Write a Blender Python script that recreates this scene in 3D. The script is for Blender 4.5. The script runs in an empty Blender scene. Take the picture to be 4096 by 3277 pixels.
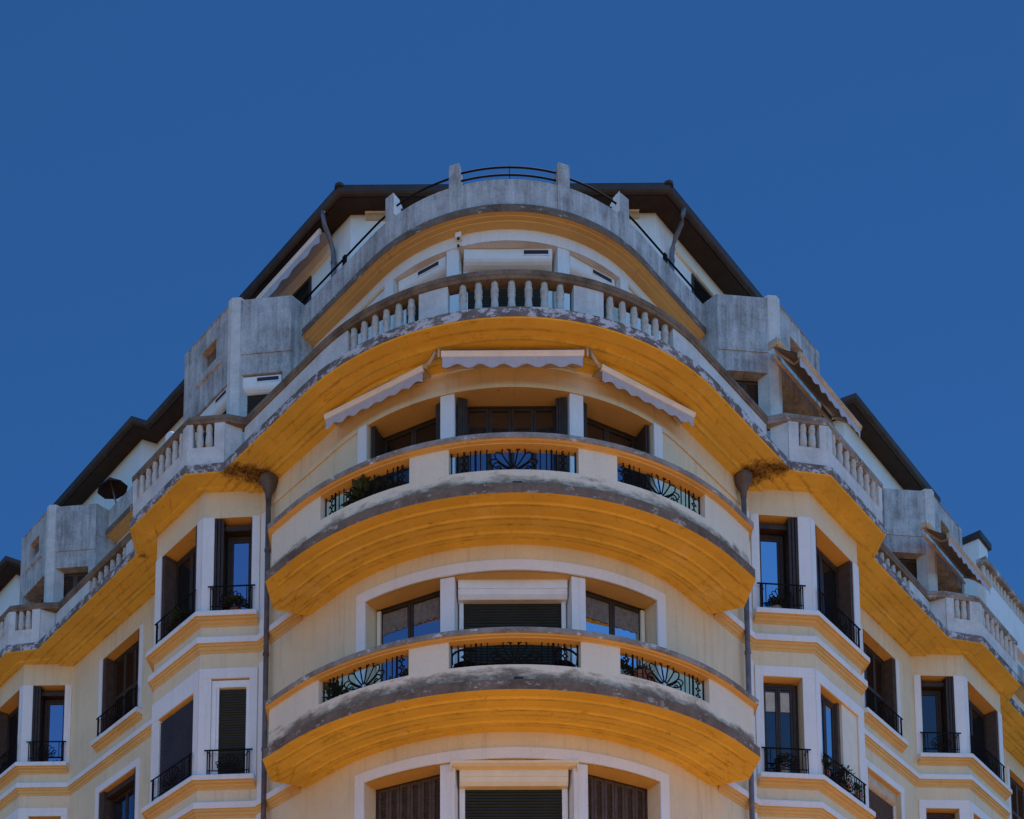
import bpy, bmesh, math, random
from mathutils import Vector, Matrix
random.seed(7)
R = math.radians
scene = bpy.context.scene
COL = scene.collection

# ------------------------------------------------------------------ camera
cam_d = bpy.data.cameras.new('camera')
cam = bpy.data.objects.new('camera', cam_d); COL.objects.link(cam)
cam.location = (-1.01, 0.0, 1.6)
cam.rotation_euler = (R(90 + 5.598), 0, R(0.371))
cam_d.sensor_width = 36.0; cam_d.sensor_fit = 'HORIZONTAL'
cam_d.lens = 4695.9 / 4096 * 36
cam_d.shift_x = (2048 - 1787.64) / 4096
cam_d.shift_y = (5036.72 - 1638.5) / 4096
cam_d.clip_end = 3000
scene.camera = cam

# ------------------------------------------------------------------ sky, sun, exposure
SUN_EL, SUN_AZ = 68.0, 16.0            # azimuth clockwise from +Y (the building's far side)
world = bpy.data.worlds.new("World"); scene.world = world; world.use_nodes = True
wn = world.node_tree; wn.nodes.clear()
wo = wn.nodes.new('ShaderNodeOutputWorld'); bg = wn.nodes.new('ShaderNodeBackground')
sky = wn.nodes.new('ShaderNodeTexSky'); sky.sky_type = 'NISHITA'; sky.sun_disc = False
sky.sun_elevation = R(SUN_EL); sky.sun_rotation = R(SUN_AZ)
sky.altitude = 900; sky.air_density = 1.0; sky.dust_density = 0.0; sky.ozone_density = 3.0
tint = wn.nodes.new('ShaderNodeMix'); tint.data_type = 'RGBA'; tint.blend_type = 'MULTIPLY'
tint.inputs[0].default_value = 1.0
# deep polarised blue beyond the roof, brighter blue in the half of the sky behind the viewer
wtc = wn.nodes.new('ShaderNodeTexCoord'); wdot = wn.nodes.new('ShaderNodeVectorMath'); wdot.operation = 'DOT_PRODUCT'
wn.links.new(wtc.outputs['Generated'], wdot.inputs[0]); wdot.inputs[1].default_value = (0.38, -0.90, 0.10)
wmr = wn.nodes.new('ShaderNodeMapRange'); wmr.interpolation_type = 'SMOOTHSTEP'
wmr.inputs[1].default_value = -0.35; wmr.inputs[2].default_value = 0.75; wmr.inputs[3].default_value = 0.0; wmr.inputs[4].default_value = 1.0
wn.links.new(wdot.outputs['Value'], wmr.inputs[0])
wmx = wn.nodes.new('ShaderNodeMix'); wmx.data_type = 'RGBA'
wmx.inputs[6].default_value = (0.21, 0.50, 0.78, 1); wmx.inputs[7].default_value = (0.98, 1.92, 2.8, 1)
wn.links.new(wmr.outputs[0], wmx.inputs[0]); wn.links.new(wmx.outputs[2], tint.inputs[7])
wn.links.new(sky.outputs[0], tint.inputs[6]); wn.links.new(tint.outputs[2], bg.inputs[0])
bg.inputs[1].default_value = 0.10
wn.links.new(bg.outputs[0], wo.inputs[0])
sun_d = bpy.data.lights.new('sun', 'SUN'); sun = bpy.data.objects.new('sun', sun_d); COL.objects.link(sun)
sun_d.energy = 5.0; sun_d.angle = R(0.5); sun_d.color = (1.0, 0.93, 0.82)
sd = Vector((math.sin(R(SUN_AZ)) * math.cos(R(SUN_EL)), math.cos(R(SUN_AZ)) * math.cos(R(SUN_EL)), math.sin(R(SUN_EL))))
sun.rotation_euler = sd.to_track_quat('Z', 'Y').to_euler(); sun.location = sd * 60
scene.view_settings.view_transform = 'Standard'; scene.view_settings.look = 'None'
scene.view_settings.exposure = 0.0; scene.view_settings.gamma = 1.0
scene.cycles.max_bounces = 8; scene.cycles.diffuse_bounces = 5
try:
    scene.cycles.use_denoising = True
except Exception: pass

# ------------------------------------------------------------------ materials
def ramp(nt, fac, stops):
    r = nt.nodes.new('ShaderNodeValToRGB'); nt.links.new(fac, r.inputs[0])
    e = r.color_ramp.elements
    e[0].position, e[0].color = stops[0][0], (*stops[0][1], 1)
    e[1].position, e[1].color = stops[1][0], (*stops[1][1], 1)
    for p, c in stops[2:]:
        x = e.new(p); x.color = (*c, 1)
    return r.outputs[0]
def noise(nt, vec, scale, detail=5, rough=0.6):
    n = nt.nodes.new('ShaderNodeTexNoise'); n.inputs['Scale'].default_value = scale
    n.inputs['Detail'].default_value = detail; n.inputs['Roughness'].default_value = rough
    nt.links.new(vec, n.inputs['Vector']); return n.outputs[0]
def mix(nt, fac, a, b, mode='MIX'):
    m = nt.nodes.new('ShaderNodeMix'); m.data_type = 'RGBA'; m.blend_type = mode
    if isinstance(fac, float): m.inputs[0].default_value = fac
    else: nt.links.new(fac, m.inputs[0])
    for i, v in ((6, a), (7, b)):
        if isinstance(v, tuple): m.inputs[i].default_value = (*v, 1)
        else: nt.links.new(v, m.inputs[i])
    return m.outputs[2]
def math_n(nt, op, a, b=None):
    m = nt.nodes.new('ShaderNodeMath'); m.operation = op
    for i, v in enumerate((a, b)):
        if v is None: continue
        if isinstance(v, (int, float)): m.inputs[i].default_value = v
        else: nt.links.new(v, m.inputs[i])
    return m.outputs[0]
def base_mat(name, rough=0.85):
    m = bpy.data.materials.new(name); m.use_nodes = True; nt = m.node_tree
    b = nt.nodes['Principled BSDF']; b.inputs['Roughness'].default_value = rough
    b.inputs['Specular IOR Level'].default_value = 0.25
    tc = nt.nodes.new('ShaderNodeTexCoord')
    return m, nt, b, tc.outputs['Object']
def scaled(nt, vec, s):
    m = nt.nodes.new('ShaderNodeMapping'); m.inputs['Scale'].default_value = s
    nt.links.new(vec, m.inputs['Vector']); return m.outputs[0]
def bump(nt, b, h, strength=0.3, dist=0.01):
    n = nt.nodes.new('ShaderNodeBump'); n.inputs['Strength'].default_value = strength; n.inputs['Distance'].default_value = dist
    nt.links.new(h, n.inputs['Height']); nt.links.new(n.outputs[0], b.inputs['Normal'])
def plain(name, col, rough=0.6, metal=0.0, var=0.15, sc=6.0, spec=0.3):
    m, nt, b, v = base_mat(name, rough)
    n = noise(nt, v, sc)
    lo = tuple(c * (1 - var) for c in col); hi = tuple(min(1, c * (1 + var)) for c in col)
    nt.links.new(ramp(nt, n, [(0.3, lo), (0.7, hi)]), b.inputs['Base Color'])
    b.inputs['Metallic'].default_value = metal; b.inputs['Specular IOR Level'].default_value = spec
    return m
def plaster(name, col, stain=(0.5, 0.33, 0.12), amount=0.5, dirt_z=None, moulds=(), streak=0.0, blotch=0.86, rings=False):
    m, nt, b, v = base_mat(name, 0.9)
    big = noise(nt, v, 0.7, 6, 0.65); fine = noise(nt, v, 45, 3, 0.6); med = noise(nt, v, 5, 6, 0.7)
    lo = tuple(c * blotch for c in col)
    c = ramp(nt, big, [(0.35, lo), (0.65, col)])
    c = mix(nt, 0.35, c, ramp(nt, fine, [(0.3, tuple(x * 0.8 for x in col)), (0.7, tuple(min(1, x * 1.1) for x in col))]))
    spots = ramp(nt, med, [(0.60, (0, 0, 0)), (0.72, (amount,) * 3)])
    c = mix(nt, spots, c, stain)
    if rings:                       # damp stains and flaking that follow the board lines of the soffit
        sp = nt.nodes.new('ShaderNodeSeparateXYZ'); nt.links.new(v, sp.inputs[0])
        rr_ = math_n(nt, 'SQRT', math_n(nt, 'ADD', math_n(nt, 'MULTIPLY', sp.outputs[0], sp.outputs[0]), math_n(nt, 'MULTIPLY', sp.outputs[1], sp.outputs[1])))
        th_ = math_n(nt, 'ARCTAN2', sp.outputs[0], sp.outputs[1])
        cb = nt.nodes.new('ShaderNodeCombineXYZ'); nt.links.new(math_n(nt, 'MULTIPLY', th_, 9.0), cb.inputs[0]); nt.links.new(math_n(nt, 'MULTIPLY', rr_, 7.0), cb.inputs[1]); nt.links.new(math_n(nt, 'MULTIPLY', sp.outputs[2], 3.0), cb.inputs[2])
        st1 = noise(nt, cb.outputs[0], 0.9, 7, 0.75)
        c = mix(nt, ramp(nt, st1, [(0.585, (0, 0, 0)), (0.70, (0.75,) * 3)]), c, (0.30, 0.13, 0.03))
        pale = noise(nt, v, 1.1, 5, 0.7)
        c = mix(nt, ramp(nt, pale, [(0.58, (0, 0, 0)), (0.75, (0.5,) * 3)]), c, (0.86, 0.66, 0.30))
        ax = math_n(nt, 'ABSOLUTE', sp.outputs[0])
        uu = math_n(nt, 'MULTIPLY', math_n(nt, 'ADD', ax, sp.outputs[1]), 0.70711)
        ww = math_n(nt, 'MULTIPLY', math_n(nt, 'SUBTRACT', ax, sp.outputs[1]), 0.70711)
        far = math_n(nt, 'GREATER_THAN', uu, 0.0)
        wc = math_n(nt, 'ADD', math_n(nt, 'MULTIPLY', far, ww), math_n(nt, 'MULTIPLY', math_n(nt, 'SUBTRACT', 1.0, far), rr_))
        wc = math_n(nt, 'ADD', wc, math_n(nt, 'MULTIPLY', math_n(nt, 'SUBTRACT', noise(nt, v, 6.0, 4, 0.6), 0.5), 0.03))
        gate = ramp(nt, noise(nt, v, 2.3, 6, 0.75), [(0.40, (0.12,) * 3), (0.62, (1, 1, 1))])
        tot = None
        for rl in (5.085, 4.835, 4.525, 4.235, 4.70, 4.455):
            mr = nt.nodes.new('ShaderNodeMapRange'); mr.inputs[1].default_value = 0.008; mr.inputs[2].default_value = 0.035
            mr.inputs[3].default_value = 0.5; mr.inputs[4].default_value = 0.0
            nt.links.new(math_n(nt, 'ABSOLUTE', math_n(nt, 'SUBTRACT', wc, rl)), mr.inputs[0])
            tot = mr.outputs[0] if tot is None else math_n(nt, 'MAXIMUM', tot, mr.outputs[0])
        c = mix(nt, math_n(nt, 'MULTIPLY', tot, gate), c, (0.30, 0.13, 0.025))
    if streak:                      # rain streaks running down the face
        sk = noise(nt, scaled(nt, v, (7.0, 7.0, 0.5)), 1.0, 6, 0.7)
        c = mix(nt, ramp(nt, sk, [(0.52, (0, 0, 0)), (0.72, (streak,) * 3)]), c, tuple(x * 0.45 for x in col))
    if dirt_z is not None:          # grime creeping up from the slab edge with a ragged border
        sep = nt.nodes.new('ShaderNodeSeparateXYZ'); nt.links.new(v, sep.inputs[0])
        wob = noise(nt, scaled(nt, v, (1.2, 1.2, 3.0)), 1.6, 7, 0.7)
        tot = None
        for z in dirt_z:
            d = math_n(nt, 'SUBTRACT', sep.outputs[2], z)
            d = math_n(nt, 'SUBTRACT', d, math_n(nt, 'MULTIPLY', math_n(nt, 'SUBTRACT', wob, 0.45), 0.75))
            lowr = math_n(nt, 'GREATER_THAN', sep.outputs[2], z - 0.12)
            mr = nt.nodes.new('ShaderNodeMapRange'); mr.inputs[1].default_value = -0.06; mr.inputs[2].default_value = 0.09
            mr.inputs[3].default_value = 0.9; mr.inputs[4].default_value = 0.0
            nt.links.new(d, mr.inputs[0])
            k = math_n(nt, 'MULTIPLY', mr.outputs[0], lowr)
            tot = k if tot is None else math_n(nt, 'MAXIMUM', tot, k)
        grime = ramp(nt, noise(nt, v, 9, 6, 0.75), [(0.35, (0.11, 0.075, 0.045)), (0.60, (0.23, 0.175, 0.12)), (0.74, (0.44, 0.39, 0.31))])
        c = mix(nt, tot, c, grime)
    for (p, rad) in moulds:
        dn = nt.nodes.new('ShaderNodeVectorMath'); dn.operation = 'DISTANCE'
        nt.links.new(v, dn.inputs[0]); dn.inputs[1].default_value = p
        d = math_n(nt, 'ADD', dn.outputs['Value'], math_n(nt, 'MULTIPLY', math_n(nt, 'SUBTRACT', noise(nt, v, 7.0, 9, 0.85), 0.5), 0.75))
        mr = nt.nodes.new('ShaderNodeMapRange'); mr.inputs[1].default_value = rad * 0.35; mr.inputs[2].default_value = rad
        mr.inputs[3].default_value = 0.9; mr.inputs[4].default_value = 0.0
        nt.links.new(d, mr.inputs[0])
        c = mix(nt, mr.outputs[0], c, ramp(nt, noise(nt, v, 16, 6, 0.8), [(0.42, (0.03, 0.018, 0.01)), (0.62, (0.30, 0.16, 0.05))]))
    nt.links.new(c, b.inputs['Base Color'])
    bump(nt, b, fine, 0.25, 0.01)
    return m
def concrete(name, col, dark, streak=0.8, flake=None, thr=0.5):
    m, nt, b, v = base_mat(name, 0.95)
    s1 = noise(nt, scaled(nt, v, (6.0, 6.0, 0.55)), 1.4, 7, 0.7)
    s2 = noise(nt, v, 2.0, 8, 0.75); s3 = noise(nt, v, 30, 4, 0.7)
    c = ramp(nt, s1, [(0.36, dark), (0.60, col)])
    c2 = ramp(nt, s2, [(0.38, dark), (0.58, col)])
    c = mix(nt, 1.0 - streak * 0.6, c, c2)
    c = mix(nt, 0.3, c, ramp(nt, s3, [(0.3, dark), (0.7, col)]))
    if flake:
        f = noise(nt, scaled(nt, v, (1, 1, 1.8)), 3.6, 9, 0.8)
        c = mix(nt, ramp(nt, f, [(thr, (0, 0, 0)), (thr + 0.03, (1, 1, 1))]), c, flake)
    nt.links.new(c, b.inputs['Base Color']); bump(nt, b, s3, 0.4, 0.01)
    return m

BX, BY = -0.04, 22.3                     # the tower's centre of curvature
def uwp(side, u, w): return (side * (u + w) * 0.70710678, (u - w) * 0.70710678)
MOULDS = []
for sd_ in (-1, 1):
    for (u_, w_, r_) in ((1.93, 4.42, 0.34), (2.02, 4.55, 0.30), (2.10, 4.70, 0.26), (2.20, 4.86, 0.25), (2.34, 4.98, 0.26)):
        MOULDS.append(((*uwp(sd_, u_, w_), 18.40), r_))
MOULDS.append(((*uwp(-1, 5.5, 4.95), 18.42), 0.10))
M = {}
CREAM = (0.82, 0.67, 0.425)
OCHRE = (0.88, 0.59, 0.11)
M['cream'] = plaster('cream_plaster', CREAM, (0.60, 0.46, 0.28), 0.35, streak=0.34, blotch=0.80)
M['parapet'] = plaster('balcony_plaster', (0.82, 0.72, 0.53), (0.6, 0.48, 0.32), 0.25, streak=0.15, dirt_z=(13.86 + 1.6, 10.68 + 1.6))
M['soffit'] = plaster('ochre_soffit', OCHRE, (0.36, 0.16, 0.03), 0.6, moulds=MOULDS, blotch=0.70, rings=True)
M['lintel'] = plaster('ochre_painted_bounce', (0.76, 0.50, 0.19), (0.34, 0.17, 0.05), 0.5, blotch=0.70)  # warm ground bounce painted into the colour of undersides and mouldings
M['white'] = plaster('white_trim', (0.84, 0.81, 0.75), (0.6, 0.52, 0.42), 0.2, streak=0.22)
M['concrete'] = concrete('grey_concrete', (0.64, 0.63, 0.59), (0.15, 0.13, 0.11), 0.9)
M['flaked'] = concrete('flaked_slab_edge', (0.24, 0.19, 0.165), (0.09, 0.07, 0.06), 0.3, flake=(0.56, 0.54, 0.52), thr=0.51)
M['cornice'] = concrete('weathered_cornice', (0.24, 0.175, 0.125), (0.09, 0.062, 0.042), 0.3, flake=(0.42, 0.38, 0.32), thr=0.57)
M['coping'] = concrete('lichen_coping', (0.36, 0.33, 0.29), (0.14, 0.10, 0.07), 0.2, flake=(0.60, 0.58, 0.54), thr=0.56)
M['rail'] = concrete('mossy_rail', (0.26, 0.20, 0.14), (0.08, 0.055, 0.035), 0.1)
M['baluster'] = concrete('baluster_stone', (0.74, 0.69, 0.60), (0.40, 0.34, 0.26), 0.3)
M['balbase'] = concrete('painted_stone', (0.74, 0.71, 0.64), (0.48, 0.44, 0.38), 0.4)
M['iron'] = plain('wrought_iron', (0.014, 0.011, 0.012), 0.85, 0.0, 0.3, spec=0.05)
M['brown'] = plain('brown_wood', (0.045, 0.027, 0.016), 0.55, 0, 0.3, 8)
M['louvre'] = plain('louvre_wood', (0.085, 0.055, 0.038), 0.6, 0, 0.3, 8)
M['eave'] = plain('eave_wood', (0.035, 0.020, 0.010), 0.7, 0, 0.35, 5)
M['gutter'] = plain('brown_gutter', (0.045, 0.033, 0.026), 0.45, 0, 0.3, 4)
M['roller'] = plain('dark_green_slats', (0.016, 0.022, 0.014), 0.42, 0, 0.2, 3)
M['rollerblue'] = plain('grey_blue_slats', (0.035, 0.04, 0.055), 0.35, 0, 0.2, 3)
M['box'] = plain('white_shutter_box', (0.82, 0.80, 0.74), 0.45, 0, 0.06, 5)
M['boxcream'] = plain('cream_shutter_box', (0.80, 0.70, 0.50), 0.45, 0, 0.06, 5)
M['vent'] = plain('vent_dark', (0.03, 0.03, 0.05), 0.6)
M['zinc'] = plain('zinc_pipe', (0.16, 0.155, 0.17), 0.5, 0.3, 0.3, 5)
M['cast'] = plain('cast_pipe', (0.13, 0.10, 0.085), 0.6, 0.1, 0.35, 5)
M['fabric'] = plain('awning_fabric', (0.46, 0.45, 0.48), 0.85, 0, 0.08, 12)
M['awnbar'] = plain('awning_bar', (0.82, 0.76, 0.66), 0.35, 0, 0.08, 4)
M['awnarm'] = plain('awning_arm', (0.55, 0.42, 0.27), 0.5, 0, 0.2, 6)
M['roof'] = plain('roof_tile', (0.12, 0.07, 0.05), 0.8)
M['terracotta'] = plain('terracotta', (0.34, 0.13, 0.07), 0.8, 0, 0.3, 10)
M['stonepot'] = plain('stone_pot', (0.42, 0.38, 0.32), 0.9, 0, 0.3, 10)
M['leaf'] = plain('leaf', (0.028, 0.042, 0.015), 0.6, 0, 0.5, 20)
M['flower'] = plain('flower', (0.55, 0.30, 0.30), 0.7, 0, 0.4, 20)
M['darkcloth'] = plain('dark_cloth', (0.03, 0.028, 0.025), 0.9)
M['net'] = plain('net_curtain', (0.20, 0.155, 0.12), 0.9, 0, 0.3, 14)
M['awnold'] = plain('old_awning_fabric', (0.27, 0.20, 0.14), 0.9, 0, 0.25, 9)
M['curtain'] = plain('curtain', (0.45, 0.40, 0.32), 0.9)
def glass_mat(name, refl, tintc):
    m = bpy.data.materials.new(name); m.use_nodes = True; nt = m.node_tree; nt.nodes.clear()
    o = nt.nodes.new('ShaderNodeOutputMaterial'); mx = nt.nodes.new('ShaderNodeMixShader')
    g = nt.nodes.new('ShaderNodeBsdfGlossy'); g.inputs['Roughness'].default_value = 0.02; g.inputs['Color'].default_value = (*tintc, 1)
    d = nt.nodes.new('ShaderNodeBsdfDiffuse'); d.inputs['Color'].default_value = (0.012, 0.011, 0.010, 1)
    tc = nt.nodes.new('ShaderNodeTexCoord'); n = nt.nodes.new('ShaderNodeTexNoise'); n.inputs['Scale'].default_value = 1.3
    nt.links.new(tc.outputs['Object'], n.inputs['Vector'])
    bp = nt.nodes.new('ShaderNodeBump'); bp.inputs['Strength'].default_value = 0.03; bp.inputs['Distance'].default_value = 0.05
    nt.links.new(n.outputs[0], bp.inputs['Height']); nt.links.new(bp.outputs[0], g.inputs['Normal'])
    mx.inputs[0].default_value = refl
    nt.links.new(d.outputs[0], mx.inputs[1]); nt.links.new(g.outputs[0], mx.inputs[2]); nt.links.new(mx.outputs[0], o.inputs[0])
    return m
M['glass'] = glass_mat('window_glass', 0.56, (0.80, 0.92, 1.0))
M['glassdim'] = glass_mat('dim_window_glass', 0.34, (0.80, 0.80, 1.0))
M['glassmid'] = glass_mat('brown_window_glass', 0.20, (0.75, 0.8, 1.0))
M['glassdark'] = glass_mat('dark_window_glass', 0.08, (1, 1, 1))
def ground_mat():
    m, nt, b, v = base_mat('sandstone_paving', 0.9)
    br = nt.nodes.new('ShaderNodeTexBrick'); br.inputs['Scale'].default_value = 1.0
    br.inputs['Color1'].default_value = (0.84, 0.37, 0.075, 1); br.inputs['Color2'].default_value = (0.78, 0.32, 0.06, 1)
    br.inputs['Mortar'].default_value = (0.30, 0.19, 0.09, 1); br.inputs['Mortar Size'].default_value = 0.02
    nt.links.new(v, br.inputs['Vector'])
    c = mix(nt, 0.25, br.outputs[0], ramp(nt, noise(nt, v, 0.5), [(0.3, (0.66, 0.28, 0.05)), (0.7, (0.86, 0.42, 0.10))]))
    nt.links.new(c, b.inputs['Base Color']); return m
M['ground'] = ground_mat()
M['asphalt'] = plain('asphalt', (0.05, 0.05, 0.052), 0.95, 0, 0.2, 2)

# ------------------------------------------------------------------ mesh helpers
class Pieces:                            # each box becomes a part of its own
    def __init__(s, name, mat, parent, **kw): s.a = (name, mat, parent); s.kw = kw
    def mbox(s, *a, **k): m = MB(); m.mbox(*a, **k); return m.build(*s.a, **s.kw)
class MB:
    def __init__(s): s.v = []; s.f = []
    def add(s, vs, fs):
        o = len(s.v); s.v += [tuple(v) for v in vs]; s.f += [tuple(i + o for i in f) for f in fs]
    def grid(s, rows, flip=False, closed=False):
        n = len(rows[0]); vs = [p for r in rows for p in r]; fs = []
        for i in range(len(rows) - 1):
            for j in range(n - 1 if not closed else n):
                a, b = i * n + j, i * n + (j + 1) % n
                q = (a, b, b + n, a + n); fs.append(q[::-1] if flip else q)
        s.add(vs, fs)
    def quad(s, a, b, c, d): s.add([a, b, c, d], [(0, 1, 2, 3)])
    def mbox(s, f, s0, s1, d0, d1, z0, z1, n=1):     # box in a mapped frame f(s,d,z)
        rows = []
        for i in range(n + 1):
            t = s0 + (s1 - s0) * i / n
            rows.append([f(t, d0, z0), f(t, d1, z0), f(t, d1, z1), f(t, d0, z1)])
        s.grid(rows, closed=True)
        s.add(rows[0], [(0, 1, 2, 3)]); s.add(rows[-1], [(3, 2, 1, 0)])
    def extr(s, f, s0, s1, poly, n=1):                 # poly of (d,z) extruded along s
        rows = []
        for i in range(n + 1):
            t = s0 + (s1 - s0) * i / n
            rows.append([f(t, d, z) for d, z in poly])
        s.grid(rows, closed=True)
        k = len(poly); s.add(rows[0], [tuple(range(k))]); s.add(rows[-1], [tuple(range(k))[::-1]])
    def prism(s, poly, z0, z1):
        n = len(poly)
        s.add([(x, y, z0) for x, y in poly] + [(x, y, z1) for x, y in poly],
              [tuple(range(n))[::-1], tuple(range(n, 2 * n))] + [(i, (i + 1) % n, (i + 1) % n + n, i + n) for i in range(n)])
    def sweep(s, st, prof, closed=False, caps=True):   # st: (x,y,mx,my); prof: (d,z)
        rows = [[(x + mx * d, y + my * d, z) for d, z in prof] for x, y, mx, my in st]
        s.grid(rows, closed=closed)
        if closed and caps:
            k = len(prof); s.add(rows[0], [tuple(range(k))]); s.add(rows[-1], [tuple(range(k))[::-1]])
    def tube(s, pts, r, n=5, closed=False):
        pts = [Vector(p) for p in pts]; rows = []
        up = Vector((0, 0, 1))
        for i, p in enumerate(pts):
            a = pts[max(i - 1, 0)]; b = pts[min(i + 1, len(pts) - 1)]
            t = (b - a)
            if t.length < 1e-9: t = Vector((0, 0, 1))
            t.normalize()
            q = up if abs(t.z) < 0.9 else Vector((1, 0, 0))
            x = t.cross(q).normalized(); y = t.cross(x).normalized()
            rr = r[i] if isinstance(r, (list, tuple)) else r
            rows.append([p + (x * math.cos(2 * math.pi * k / n) + y * math.sin(2 * math.pi * k / n)) * rr for k in range(n)])
        s.grid(rows, closed=True)
        s.add(rows[0], [tuple(range(n))]); s.add(rows[-1], [tuple(range(n))[::-1]])
    def lathe(s, prof, c=(0, 0, 0), n=14):
        rows = [[(c[0] + r * math.cos(2 * math.pi * k / n), c[1] + r * math.sin(2 * math.pi * k / n), c[2] + z) for k in range(n)] for r, z in prof]
        s.grid(rows, closed=True)
        s.add(rows[0], [tuple(range(n))[::-1]]); s.add(rows[-1], [tuple(range(n))])
    def build(s, name, mat, parent=None, smooth=False, off=None, bevel=0.0):
        me = bpy.data.meshes.new(name)
        me.from_pydata(s.v, [], s.f); me.validate()
        bm = bmesh.new(); bm.from_mesh(me)
        bmesh.ops.remove_doubles(bm, verts=bm.verts, dist=1e-5)
        bmesh.ops.recalc_face_normals(bm, faces=bm.faces)
        bm.to_mesh(me); bm.free()
        if smooth:
            for p in me.polygons: p.use_smooth = True
        me.materials.append(M[mat] if isinstance(mat, str) else mat)
        o = bpy.data.objects.new(name, me); COL.objects.link(o)
        if parent is not None: o.parent = parent
        if bevel:
            b = o.modifiers.new('bevel', 'BEVEL'); b.width = bevel; b.segments = 2; b.limit_method = 'ANGLE'
        return o
def build_each(mb, name, mat, parent, **kw):       # every loose piece becomes an object
    key = {}; par = list(range(len(mb.v))); rt_ = []
    def fd(a):
        while par[a] != a: par[a] = par[par[a]]; a = par[a]
        return a
    for i, v in enumerate(mb.v):
        k = tuple(round(c, 4) for c in v)
        if k in key: par[fd(i)] = fd(key[k])
        else: key[k] = i
    for f in mb.f:
        for i in f[1:]: par[fd(i)] = fd(f[0])
    grp = {}
    for f in mb.f: grp.setdefault(fd(f[0]), []).append(f)
    for fs in grp.values():
        m = MB(); idx = {}
        for f in fs:
            for i in f:
                if i not in idx: idx[i] = len(m.v); m.v.append(mb.v[i])
            m.f.append(tuple(idx[i] for i in f))
        rt_.append(m.build(name, mat, parent, **kw))
    return rt_
def empty(name, loc=(0, 0, 0), **kw):
    o = bpy.data.objects.new(name, None); COL.objects.link(o); o.location = loc; o.empty_display_size = 0.3
    for k, v in kw.items(): o[k] = v
    return o
def tag(o, label, cat, group=None):
    o['label'] = label; o['category'] = cat
    if group: o['group'] = group
    return o
ZO = 1.6
# all building coordinates are local to the building's Empty at (BX, BY, 0); Z() lifts eye-relative heights
def Z(z): return z + ZO
def P(side, u, w, z): x, y = uwp(side, u, w); return (x, y, Z(z))
def arcmap(r):                          # s in degrees along the curved front, d inward
    return lambda s, d, z: ((r - d) * math.sin(R(s)), -(r - d) * math.cos(R(s)), Z(z))
def runmap(r):                          # s in metres along curved front then straight at 45 degrees
    q = r * math.pi / 4
    def f(s, d, z):
        if abs(s) <= q:
            a = s / r; return ((r - d) * math.sin(a), -(r - d) * math.cos(a), Z(z))
        sg = 1 if s > 0 else -1
        x, y = uwp(sg, abs(s) - q, r - d); return (x, y, Z(z))
    return f
def linemap(a, b):                      # a -> b seen left to right from outside, d inward
    ax, ay = a; dx, dy = b[0] - a[0], b[1] - a[1]; L = math.hypot(dx, dy); dx /= L; dy /= L
    nx, ny = -dy, dx                    # inward
    f = lambda s, d, z: (ax + dx * s + nx * d, ay + dy * s + ny * d, Z(z))
    return f, L
def lm(side, p, q):                     # p nearer the tower, q further along the wing (u,w)
    a, b = uwp(side, *p), uwp(side, *q)
    return linemap(a, b) if side > 0 else linemap(b, a)
def smap(side, L, s0, s1):              # interval measured from the tower end -> panel coordinates
    return (s0, s1) if side > 0 else (L - s1, L - s0)
def stations(pts):
    out = []
    for i, p in enumerate(pts):
        ns = []
        for a, b in ((i - 1, i), (i, i + 1)):
            if a >= 0 and b < len(pts):
                dx, dy = pts[b][0] - pts[a][0], pts[b][1] - pts[a][1]; L = math.hypot(dx, dy)
                ns.append((dy / L, -dx / L))
        if len(ns) == 1: n = ns[0]
        else:
            k = 1 + ns[0][0] * ns[1][0] + ns[0][1] * ns[1][1]
            n = ((ns[0][0] + ns[1][0]) / k, (ns[0][1] + ns[1][1]) / k)
        out.append((p[0], p[1], n[0], n[1]))
    return out
def arcpts(r, a0=-45, a1=45, n=36):
    return [(r * math.sin(R(a0 + (a1 - a0) * i / n)), -r * math.cos(R(a0 + (a1 - a0) * i / n))) for i in range(n + 1)]
def fullpath(r, left, right, n=36):
    return stations([uwp(-1, *p) for p in left[::-1]] + arcpts(r, n=n) + [uwp(1, *p) for p in right])
LS = MB()
def wallpanel(mb, f, s0, s1, z0, z1, ops=(), ds=99, dep=0.35, ls=None):
    ls = ls or mb
    sb = {s0, s1}; zb = {z0, z1}
    for o in ops: sb |= {o[0], o[1]}; zb |= {max(o[2], z0), o[3]}
    sb = sorted(sb); out = [sb[0]]
    for a, b in zip(sb, sb[1:]):
        k = max(1, math.ceil((b - a) / ds)); out += [a + (b - a) * (i + 1) / k for i in range(k)]
    sb = out; zb = sorted(zb)
    for a, b in zip(sb, sb[1:]):
        for c, d in zip(zb, zb[1:]):
            ms, mz = (a + b) / 2, (c + d) / 2
            if any(o[0] < ms < o[1] and o[2] < mz < o[3] for o in ops): continue
            mb.quad(f(a, 0, c), f(b, 0, c), f(b, 0, d), f(a, 0, d))
    for o in ops:
        a0, a1, c0, c1 = o[:4]; dp = o[4] if len(o) > 4 else dep
        ss = [x for x in sb if a0 - 1e-9 <= x <= a1 + 1e-9]
        for a, b in zip(ss, ss[1:]):
            ls.quad(f(a, 0, c1), f(b, 0, c1), f(b, dp, c1), f(a, dp, c1))
            mb.quad(f(a, 0, c0), f(b, 0, c0), f(b, dp, c0), f(a, dp, c0))
        for a in (a0, a1): mb.quad(f(a, 0, c0), f(a, dp, c0), f(a, dp, c1), f(a, 0, c1))

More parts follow.
